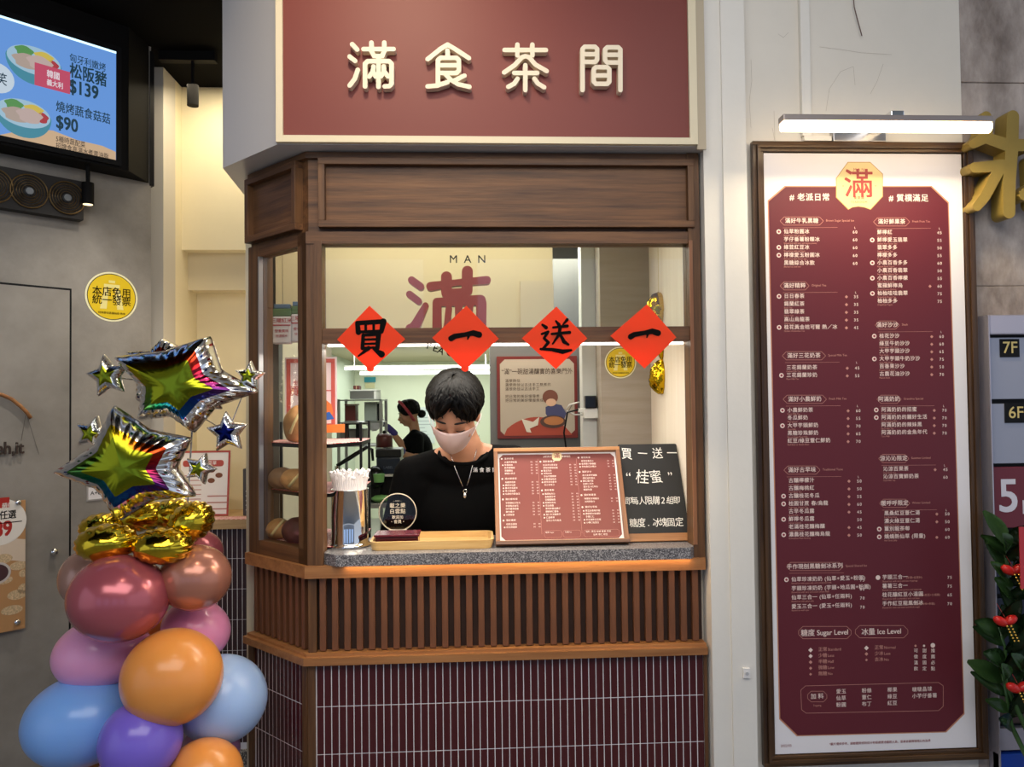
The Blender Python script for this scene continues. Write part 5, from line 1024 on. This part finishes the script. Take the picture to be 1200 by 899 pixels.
def facebits(H, par, shut=True, browcol='#15100e'):
    for s in (-1, 1):
        bm = tube(NB(), [H @ Vector(((.014 + .036 * t) * s, -.094 + .016 * t * t, .029 - .004 * t + .004 * math.sin(math.pi * t * .8))) for t in (0, .25, .5, .75, 1)], [.002, .0036, .0036, .003, .0012], 6); build('eyebrow', bm, mat('brow', browcol, .7), par, smooth=True)
        bm = ball(NB(), H @ Vector((.032 * s, -.080, .000)), (.0125, .006, .005), None, 14, 10); build('eye', bm, mat('eye_white', '#d8d2cc', .3), par, smooth=True)
        bm = tube(NB(), [H @ Vector(((.018 + .029 * t) * s, -.0915 + .009 * t * t, -.001 - .004 * math.sin(math.pi * t))) for t in (0, .25, .5, .75, 1)], [.001, .0018, .002, .0018, .001], 6); build('eyelash', bm, mat('lash', '#120d0b', .6), par, smooth=True)
    bm = tube(NB(), [H @ Vector((x, -.0985 + 8 * x * x, -.062)) for x in (-.024, -.012, 0, .012, .024)], [.002, .0045, .005, .0045, .002], 8); build('lips', bm, mat('lips', '#9a5a50', .5), par, smooth=True)
def hair(H, par, n, hemf, col='#0d0b0b', seed=1, part=.0, lift=.013, rad=(.083, .101, .100), lw_=.0085):
    rr = random.Random(seed); c0 = Vector((0, .008, .028)); bm = NB()
    def pt(d, k=1.0): return H @ (c0 + Vector((d.x * rad[0], d.y * rad[1], d.z * rad[2])) * k)
    U, V = 40, 18; rows_ = []
    for v in range(V + 1):
        row = []
        for u in range(U):
            az = 2 * math.pi * u / U; pol = R_(hemf(math.degrees(az))) * v / V; d = Vector((math.sin(pol) * math.cos(az), math.sin(pol) * math.sin(az), math.cos(pol))); row.append(bm.verts.new(pt(d, 1.03 + .10 * (1 - v / V) + .02 * noise.noise(d * 3))))
            if v == 0: break
        rows_.append(row if v else row * U)
    for v in range(V):
        for u in range(U):
            q = [rows_[v][u], rows_[v][(u + 1) % U], rows_[v + 1][(u + 1) % U], rows_[v + 1][u]]
            if v == 0: q = [rows_[0][0], rows_[1][(u + 1) % U], rows_[1][u]]
            bm.faces.new(q)
    for i in range(n):
        az = 2 * math.pi * (i + rr.random()) / n * 7 % (2 * math.pi); hem = hemf(math.degrees(az)) * rr.uniform(.72, 1.04)
        s0 = rr.uniform(2, 40); start = az + rr.uniform(-.5, .5); pts = []; rs = []
        N = 9
        for k in range(N):
            t = k / (N - 1); pol = R_(s0 + (hem - s0) * t); a = start * (1 - t) + az * t + .12 * math.sin(t * 4 + i)
            d = Vector((math.sin(pol) * math.cos(a), math.sin(pol) * math.sin(a), math.cos(pol)))
            pts.append(pt(d, 1.07 + .10 * (1 - t) + lift * 6.5 * math.sin(math.pi * min(1, t * 1.1)) * rr.uniform(.85, 1.15) * .55 - .05 * t ** 3)); rs.append(lw_ * (.5 + 1.0 * math.sin(math.pi * (t * .8 + .1))) * (1 - .75 * t ** 4))
        tube(bm, pts, rs, 6)
    return build('hair', bm, mat('hair_black', col, .55, bump=.2, bs=60, spec=.18), par, smooth=True, label=None)
# --- the worker behind the counter
hc = P(533, 485, .27)
mnp = thing('person', (-.05, .54, .2), 'person in black t-shirt with silver necklace and pale mask looking down behind the counter', 'person')
H = headm(hc, -7, 36, 4)
nb = Vector((hc.x + .026, .365, 1.63))           # base of neck
shl, shr = Vector((hc.x - .155, .40, 1.53)), Vector((hc.x + .20, .40, 1.565))
ell_, elr = Vector((-.285, .42, 1.25)), Vector((.225, .44, 1.26)); wrl, wrr = Vector((-.17, .34, 1.13)), Vector((.085, .34, 1.13))
pel = Vector((-.02, .58, 1.10))
bm = NB(); head(bm, H)
cone(bm, H @ Vector((0, .035, -.04)), nb + Vector((0, .02, -.02)), .056, .062); cone(bm, nb, nb + Vector((0, .04, -.08)), .066, .07)
cone(bm, nb + Vector((-.02, .02, -.03)), shl, .05, .048); cone(bm, nb + Vector((.02, .02, -.03)), shr, .05, .048)
ell(bm, (nb.x - .005, .44, 1.40), (.14, .085, .14)); ell(bm, (nb.x - .01, .50, 1.24), (.13, .085, .14)); ell(bm, pel, (.155, .10, .12))
for s, e_, w_ in ((shl, ell_, wrl), (shr, elr, wrr)): cone(bm, s, e_, .046, .036); cone(bm, e_, w_, .036, .025)
hand(bm, wrl, (.75, -.3, -.25), (0, -.2, -1)); hand(bm, wrr, (-.75, -.3, -.25), (0, -.2, -1))
for s in (-1, 1):
    hp = pel + Vector((.085 * s, .0, -.06)); kn = Vector((pel.x + .10 * s, .56, .68)); an_ = Vector((pel.x + .11 * s, .62, .27))
    cone(bm, hp, kn, .082, .054); cone(bm, kn, an_, .052, .034); cone(bm, an_ + Vector((0, .02, -.035)), an_ + Vector((.01 * s, -.15, -.042)), .032, .026)
body, _ = meld('body', bm, SKIN, mnp, .0075, 4)
facebits(H, mnp)
# shirt
bm = NB()
cone(bm, nb + Vector((-.035, .03, -.055)), shl + Vector((0, 0, .004)), .062, .060); cone(bm, nb + Vector((.035, .03, -.055)), shr + Vector((0, 0, .004)), .062, .060)
ell(bm, (nb.x, nb.y + .035, nb.z - .095), (.13, .085, .075)); ell(bm, (nb.x - .0, .430, 1.405), (.185, .118, .165)); ell(bm, (nb.x - .01, .46, 1.27), (.170, .115, .17)); ell(bm, (pel.x, .54, 1.12), (.178, .122, .13))
for s, e_ in ((shl, ell_), (shr, elr)): cone(bm, s, s.lerp(e_, .78), .066, .064)
cone(bm, shl + Vector((.03, 0, -.03)), Vector((-.16, .45, 1.25)), .06, .05); cone(bm, shr + Vector((-.03, 0, -.03)), Vector((.12, .46, 1.25)), .06, .05)
shirt, stree = meld('t_shirt', bm, SHIRT, mnp, .0085, 5, label='black t-shirt with small white shop lettering')
def onshirt(px, py, off=.003):
    d = ray(px, py).normalized(); r = stree_w.ray_cast(CAMP, d); return (r[0] - d * off) if r[0] else P(px, py, .33)
inv = WM[shirt.name]
_b = NB(); _b.from_mesh(shirt.data); _b.from_mesh(body.data); _b.transform(inv); stree_w = BVHTree.FromBMesh(_b); _b.free()
ring_c = nb + Vector((.0, -.012, -.026)); RMn = Matrix.Rotation(R_(28), 3, 'X')
bm = tube(NB(), [ring_c + RMn @ Vector((.083 * math.cos(t), .07 * math.sin(t), 0)) for t in [2 * math.pi * i / 36 for i in range(36)]], .007, 8, True); build('collar', bm, SHIRT, mnp, smooth=True)
bm = NB()
for s in (-1, 1):
    hp = pel + Vector((.085 * s, .0, -.05)); kn = Vector((pel.x + .10 * s, .56, .68)); an_ = Vector((pel.x + .11 * s, .62, .30)); cone(bm, hp, kn, .098, .072); cone(bm, kn, an_, .072, .058)
ell(bm, pel + Vector((0, 0, -.02)), (.168, .115, .11)); meld('trousers', bm, PANTS, mnp, .012, 4)
bm = NB()
for s in (-1, 1): a_ = Vector((pel.x + .11 * s, .64, .245)); cone(bm, a_, a_ + Vector((.01 * s, -.17, -.003)), .046, .040)
meld('shoe', bm, SHOE, mnp, .008, 2)
# mask
def maskpt(u, v):   # u -1..1 across, v 0 top..1 bottom
    a = u * 1.12; r = .093 + .030 * (1 - abs(u)) ** .8 * (1 - (2 * v - .9) ** 2 * .55) - .004 * abs(u)
    z = .006 - .012 * abs(u) - (.104 - .055 * abs(u) ** 1.3) * v; sh2 = 1 - .22 * v * abs(u)
    return H @ Vector((math.sin(a) * .088 * sh2, -math.cos(a) * r * (1 - .13 * v * v) - .006, z))
bm = NB(); g = [[bm.verts.new(maskpt(-1 + 2 * i / 24, j / 12)) for i in range(25)] for j in range(13)]
for j in range(12):
    for i in range(24): bm.faces.new((g[j][i], g[j][i + 1], g[j + 1][i + 1], g[j + 1][i]))
bmesh.ops.solidify(bm, geom=bm.faces[:], thickness=.0015)
mk = build('face_mask', bm, mat('mask_pink', '#ead6d4', .8), mnp, smooth=True, label='pale pink folded face mask')
bm = NB()
for s in (-1, 1):
    a_ = maskpt(s * .98, .08); b_ = maskpt(s * .95, .9); e_ = H @ Vector((.088 * s, .016, -.004)); e2 = H @ Vector((.084 * s, .018, -.03)); tube(bm, [a_, a_.lerp(e_, .6) + (e_ - H.translation).normalized() * .004, e_, e2, e2.lerp(b_, .5), b_], .0014, 6)
build('ear_loops', bm, mat('loop_white', '#e4dcdc', .7), mk)
def hem(az):   # azimuth: -90 is the face side (local -y)
    d = abs((az + 90 + 180) % 360 - 180)     # 0 front .. 180 back
    return 66 - 8 * math.exp(-(d / 9) ** 2) + min(1, d / 55) * 32 + max(0, (d - 90) / 90) * 26
hair(H, mnp, 330, hem, '#060505', 5, lw_=.0062, rad=(.084, .102, .104))
# necklace
pa = [P(524, 516, .33), onshirt(528, 532), onshirt(533, 548), onshirt(539, 562), onshirt(543.5, 573)]; pb = [P(561, 508, .35), onshirt(558, 528), onshirt(554, 545), onshirt(550, 560), onshirt(546.5, 573)]
nk = build('necklace', tube(tube(NB(), [nb + Vector((-.06, .02, .03))] + pa[1:], .0018, 6), [nb + Vector((.055, .02, .035))] + pb[1:], .0018, 6), CHROME, mnp, smooth=True, label='thin silver chain with pendant')
pc = onshirt(545, 577, .006); build('pendant', tube(ball(NB(), pc + Vector((-.001, 0, -.012)), (.006, .003, .009), None, 12, 8), [pc + Vector((.006 * math.cos(t), 0, .004 + .006 * math.sin(t))) for t in [i * math.pi / 6 for i in range(12)]], .0014, 6, True), CHROME, nk, smooth=True)
bm = NB()
for c__, px in (('滿', 557), ('食', 564.5), ('茶', 572), ('間', 579.5)): q = onshirt(px, 551, .004); text(bm, c__, q.x, q.z, .017, q.y - .004, 'CENTER', .03)
build('shirt_lettering', bm, PAPER, mnp)

# --- the woman in the kitchen
wY = 5.2
def W3(px, py, Y=wY): return P(px, py, Y)
wp = thing('person', (W3(487, 600).x, wY, .2), 'person in black with red headband and purple gloves working in the back kitchen', 'person')
wh = W3(479, 486); Hw = headm(wh, -78, 12)
wn = W3(485, 502); wsh = W3(486, 512); 
bm = NB(); head(bm, Hw); cone(bm, Hw @ Vector((0, .03, -.05)), wn + Vector((.01, 0, -.03)), .048, .052)
ell(bm, W3(490, 528), (.13, .17, .18)); ell(bm, W3(492, 550), (.12, .15, .15)); ell(bm, W3(494, 570) , (.13, .16, .14))
s1_ = W3(483, 514, wY - .16); e1 = W3(473, 524, wY - .25); h1 = W3(456, 502, wY - .30); cone(bm, s1_, e1, .045, .038); cone(bm, e1, h1, .038, .026)
s2_ = W3(489, 514, wY - .17); e2_ = W3(489, 538, wY - .30); h2 = W3(462, 529, wY - .45); cone(bm, s2_, e2_, .045, .038); cone(bm, e2_, h2, .040, .028)
hand(bm, h1, (-.5, -.2, .55), (-.5, -.2, -.4)); hand(bm, h2, (-1, -.1, 0), (0, 0, -1))
lx = W3(494, 570).x
for s in (-1, 1): cone(bm, (lx, wY + .09 * s, 1.0), (lx, wY + .09 * s, .65), .08, .055); cone(bm, (lx, wY + .09 * s, .65), (lx, wY + .09 * s, .26), .055, .034); cone(bm, (lx + .03, wY + .09 * s, .235), (lx - .13, wY + .09 * s, .232), .032, .026)
meld('body', bm, SKINF, wp, .010, 4); facebits(Hw, wp)
bm = NB(); ell(bm, W3(490, 528), (.145, .19, .19)); ell(bm, W3(492, 552), (.135, .17, .17)); cone(bm, W3(486, 511, wY - .12), W3(486, 511, wY + .12), .065, .065); cone(bm, s1_, s1_.lerp(e1, .75), .062, .058); cone(bm, s2_, s2_.lerp(e2_, .65), .064, .062); meld('t_shirt', bm, SHIRT, wp, .012, 5)
bm = NB(); ell(bm, (lx, wY, 1.02), (.145, .175, .12))
for s in (-1, 1): cone(bm, (lx, wY + .09 * s, 1.0), (lx, wY + .09 * s, .65), .095, .072); cone(bm, (lx, wY + .09 * s, .65), (lx, wY + .09 * s, .30), .072, .06)
meld('trousers', bm, PANTS, wp, .014, 4)
GLV = mat('purple_glove', '#36266e', .5)
for h_, d_, pn_ in ((h1, (-.5, -.2, .55), (-.5, -.2, -.4)), (h2, (-1, -.1, 0), (0, 0, -1))):
    bm = NB(); dd = Vector(d_).normalized(); hand(bm, h_, d_, pn_, .0115); cone(bm, h_ - dd * .07, h_ + dd * .02, .036, .030); meld('glove', bm, GLV, wp, .007, 2)
hair(Hw, wp, 130, lambda az: 60 + min(1, abs((az + 270) % 360 - 180) / 60) * 48, '#15100f', 9, lw_=.008)
bn = Hw @ Vector((0, .125, -.02)); build('hair_bun', ball(NB(), bn, (.042, .040, .040), None, 16, 12, lambda p: p * (1 + .08 * noise.noise(p * 4))), MC['hair_black'], wp, smooth=True)
bm = tube(NB(), [Hw @ Vector((.098 * math.cos(t), -.012 - .05 * math.sin(t), .035 + .108 * math.sin(t) + .0)) for t in [2 * math.pi * i / 30 for i in range(30)]], .015, 8, True); build('headband', bm, mat('red_band', '#8f1a26', .7, var=.5, vs=30, col2='#b8606a', spec=.1), wp, smooth=True, label='red patterned headband')
# ---------------------------------------------------------------- back kitchen
def slab(name, x0, y0, x1, y1, Y, dep, m, parent, bev=.003):
    a = P(x0, y1, Y); b_ = P(x1, y0, Y); return B(name, (a.x, Y, a.z), (b_.x, Y + dep, b_.z), m, parent, bev=bev)
def simple(name, x0, y0, x1, y1, Y, dep, m, label, cat, group=None):
    a = P((x0 + x1) / 2, y1, Y); return thing(name, (a.x, Y + dep / 2, a.z), label, cat, group)
rk = thing('wire_rack', (P(421, 500, 4.0).x, 4.2, .2), 'steel storage rack with shelves at the left of the back kitchen', 'rack')
for y in (468, 494.5, 522, 560): slab('shelf', 396, y, 447, y + 2, 4.0, .4, BRUSH, rk, 0)
for x in (396.5, 446):
    for Y in (4.0, 4.38): a = P(x, 468, Y); a0 = P(x, 468, 4.0); B('post', (a0.x - .012, Y, .2), (a0.x + .012, Y + .02, a0.z), BRUSH, rk)
dsp = simple('water_boiler', 409, 457, 441, 468, 4.05, .3, BRUSH, 'wide silver boiler with white rim on top of the kitchen rack', 'appliance'); slab('boiler_body', 410, 458.5, 438, 467.7, 4.05, .3, BRUSH, dsp); slab('white_rim', 409, 456.5, 441, 458.5, 4.04, .32, WHITE, dsp); slab('white_side', 438, 458.5, 441, 467.7, 4.04, .32, WHITE, dsp)
bx_ = simple('brown_box', 414, 452, 421, 456.4, 4.1, .15, BLACK, 'small brown box on top of the silver boiler', 'box'); slab('box_body', 414, 452, 421, 456.4, 4.1, .12, mat('brownbox', '#6e3330', .6), bx_); slab('tape_stripe', 417, 451.9, 418, 456.4, 4.098, .122, mat('tape', '#c9a889', .5), bx_, 0)
cs = simple('cup_stack', 404, 474, 417, 494, 4.1, .2, BLACK, 'maroon cup dispenser on the middle shelf of the kitchen rack', 'cups'); slab('holder', 404.5, 475, 416.5, 494.3, 4.1, .16, mat('cupmaroon', '#5a211f', .4), cs); slab('top_rim', 403.5, 473.5, 417.5, 475, 4.09, .18, mat('cuprim', '#7d3a35', .4), cs); slab('base_rim', 403.5, 493.0, 417.5, 494.4, 4.08, .2, STEEL, cs)
gc = simple('grey_cabinet', 426, 470, 443, 494, 4.05, .3, BLACK, 'pale grey box cabinet on the middle shelf of the kitchen rack', 'cabinet'); slab('cabinet_body', 427, 471, 442, 494.3, 4.08, .28, mat('cabgrey', '#a9aca6', .4), gc); slab('cabinet_door', 428, 473, 441, 493, 4.07, .01, mat('cabdoor', '#8f948c', .35), gc); slab('black_side', 442.5, 473, 444.5, 493, 4.07, .25, BLACK, gc)
sm = simple('sealing_machine', 394, 503, 425, 522, 4.0, .3, BLACK, 'grey cup sealing machine with dark pillars on the kitchen rack', 'appliance'); slab('machine_body', 394.5, 503, 426, 521.7, 4.1, .25, mat('machgrey', '#7e7a76', .4), sm); slab('dark_pillar', 404, 497, 408, 521.7, 4.05, .05, mat('mpillar', '#3b2522', .4), sm); slab('dark_pillar', 417, 497, 421, 521.7, 4.05, .05, BLACK, sm); slab('top_plate', 400, 495.2, 428, 498, 4.03, .3, BLACK, sm)
wt = thing('work_table', (P(440, 590, 2.6).x, 2.7, .2), 'steel work table with green cloths in the kitchen behind the worker', 'table')
wtz = P(440, 590, 2.4).z; wa, wb = P(384, 590, 2.4).x, P(520, 590, 2.4).x
B('table_top', (wa, 2.4, wtz - .03), (wb, 3.0, wtz), BRUSH, wt, bev=.003)
for x in (wa + .03, wb - .05):
    for Y in (2.43, 2.93): B('leg', (x, Y, .2), (x + .03, Y + .03, wtz - .03), BRUSH, wt)
pr = thing('label_printer', (P(455, 588, 2.6).x, 2.7, wtz), 'dark blue label printer on a black stand on the kitchen table', 'printer')
slab('printer_body', 441, 536, 469, 556, 2.55, .2, mat('prnblue', '#182338', .35), pr, .01); slab('printer_top', 440, 526, 470, 537, 2.56, .2, mat('prnblack', '#15171c', .35), pr, .01); slab('white_tray', 443, 556, 467, 559, 2.52, .25, WHITE, pr); a = P(443, 559, 2.55); b_ = P(467, 559, 2.55); B('stand', (a.x, 2.55, wtz), (b_.x, 2.75, a.z), BLACK, pr); q = P(455, 548, 2.549); build('lettering', text(NB(), 'LABEL', q.x, q.z, .022, 2.5485, 'CENTER'), mat('prn_txt', '#6f7a8c', .5), pr)
cn = simple('tea_canister', 441, 508, 460, 523, 2.6, .1, BLACK, 'maroon lidded tea canister on top of the dark printer', 'canister'); a = P(450.5, 526, 2.66); r_c = 9.5 * 5 / 900; zt2 = P(450.5, 508, 2.66).z
build('canister_body', lathe(NB(), [(r_c, 0), (r_c, (zt2 - a.z) * .75), (r_c * .75, (zt2 - a.z) * .98), (0, zt2 - a.z)], a, 24), mat('canmaroon', '#5c2c2c', .35), cn, smooth=True); build('knob', ball(NB(), Vector((a.x, a.y, zt2 + .008)), .012, None, 10, 8), BLACK, cn, smooth=True); build('steel_foot', cyl(NB(), a, (a.x, a.y, a.z + .012), r_c * 1.1, r_c * 1.1, 24), STEEL, cn)
mx = thing('black_mixer', (P(443, 590, 2.45).x, 2.5, wtz), 'black mixer head with green cup on the kitchen table behind the straws', 'appliance'); a = P(440, 560, 2.5)
build('mixer_head', ball(NB(), (a.x, 2.5, a.z - .0), (.06, .06, .075), None, 18, 12), BLACKG, mx, smooth=True); B('mixer_stand', (a.x - .03, 2.47, wtz), (a.x + .03, 2.53, a.z - .03), BLACK, mx); build('green_cup', cyl(NB(), (a.x + .03, 2.43, a.z - .02), (a.x + .03, 2.43, a.z + .03), .03, .035, 20), mat('green_cup', '#7fb56c', .4), mx)
gcl = simple('green_cloth', 438, 575, 452, 590, 2.42, .1, BLACK, 'folded green cloth at the front edge of the kitchen table', 'cloth'); a = P(446, 590, 2.44); build('cloth_folds', ball(NB(), (a.x, 2.47, wtz + .02), (.06, .05, .022), None, 20, 10, lambda p: p * (1 + .15 * noise.noise(p * 3))), MC['green_cup'], gcl, smooth=True)
ar_ = build('tap_arm', tube(NB(), [P(395, 546, 2.45), P(411, 536, 2.45), P(430, 524, 2.45), P(436, 527, 2.45), P(437, 540, 2.45)], [.012, .014, .012, .01, .008], 8), BLACKG, smooth=True, label='black jointed tap arm reaching over the kitchen table behind the straws', cat='tap'); a = P(395, 546, 2.45); build('column', cyl(NB(), (a.x, 2.45, wtz), (a.x, 2.45, a.z), .014, .014, 12), STEEL, ar_)
bgp = W3(439, 494, wY - .38); pb_ = thing('plastic_bag', bgp, 'crumpled white and pink plastic bag held up in the purple gloves', 'bag')
build('bag_body', ball(NB(), bgp, (.075, .05, .085), None, 24, 16, lambda p: p * (1 + .35 * noise.noise(p * 2.4))), mat('bagw', '#dcd3da', .4), pb_, smooth=True); build('pink_top', ball(NB(), bgp + Vector((.0, -.01, .06)), (.07, .045, .03), None, 20, 12, lambda p: p * (1 + .4 * noise.noise(p * 3))), mat('bagp', '#c54a62', .4), pb_, smooth=True)
for i, (y, x0, x1, Y, lb) in enumerate(((431.5, 404, 579, 6.2, 'upper long white tube light under the kitchen ceiling'), (437.5, 422, 579, 6.9, 'lower long white tube light at the back of the kitchen ceiling'))):
    a = P(x0, y, Y); b_ = P(x1, y, Y); t = thing('tube_light', ((a.x + b_.x) / 2, Y, 2.33), lb, 'light', 'tube lights in the back kitchen'); z = (a.z + b_.z) / 2
    build('tube', cyl(NB(), (a.x, Y, z), (b_.x, Y, z), .014, .014, 12), mat('tube_glow', '#000', .5, emit=5, emitcol='#f4fff4'), t); B('fitting', (a.x, Y - .02, z + .014), (b_.x, Y + .02, z + .035), WHITE, t)
    for x in (a.x + .1, b_.x - .1): B('drop_rod', (x, Y - .005, z + .03), (x + .01, Y + .005, 2.36), WHITE, t)
pn = simple('wall_notices', 427, 442, 440, 455, 8.38, .01, BLACK, 'small teal and cream notices on the kitchen back wall', 'notice'); slab('teal_sign', 427, 442, 440, 448, 8.38, .018, mat('tealsign', '#2f8ea0', .5), pn, 0); slab('cream_sheet', 428, 449, 439, 455, 8.385, .014, mat('creamsheet', '#cfc9a0', .5), pn, 0)
ns = simple('notice_sheet', 488, 478, 506, 520, 8.38, .01, BLACK, 'large pale notice sheet on the kitchen wall beside the masked worker', 'notice'); slab('sheet', 487, 477, 509, 520, 8.385, .014, mat('palesheet', '#c9d0cf', .5), ns, 0)
bm = NB()
for i in range(9): a = P(489, 482 + 4 * i, 8.38); b_ = P(506 - (i * 7 % 9), 482 + 4 * i, 8.38); box(bm, (a.x, 8.383, a.z), (b_.x, 8.3845, a.z + .01))
build('text_lines', bm, mat('linegrey', '#98a0a4', .6), ns)
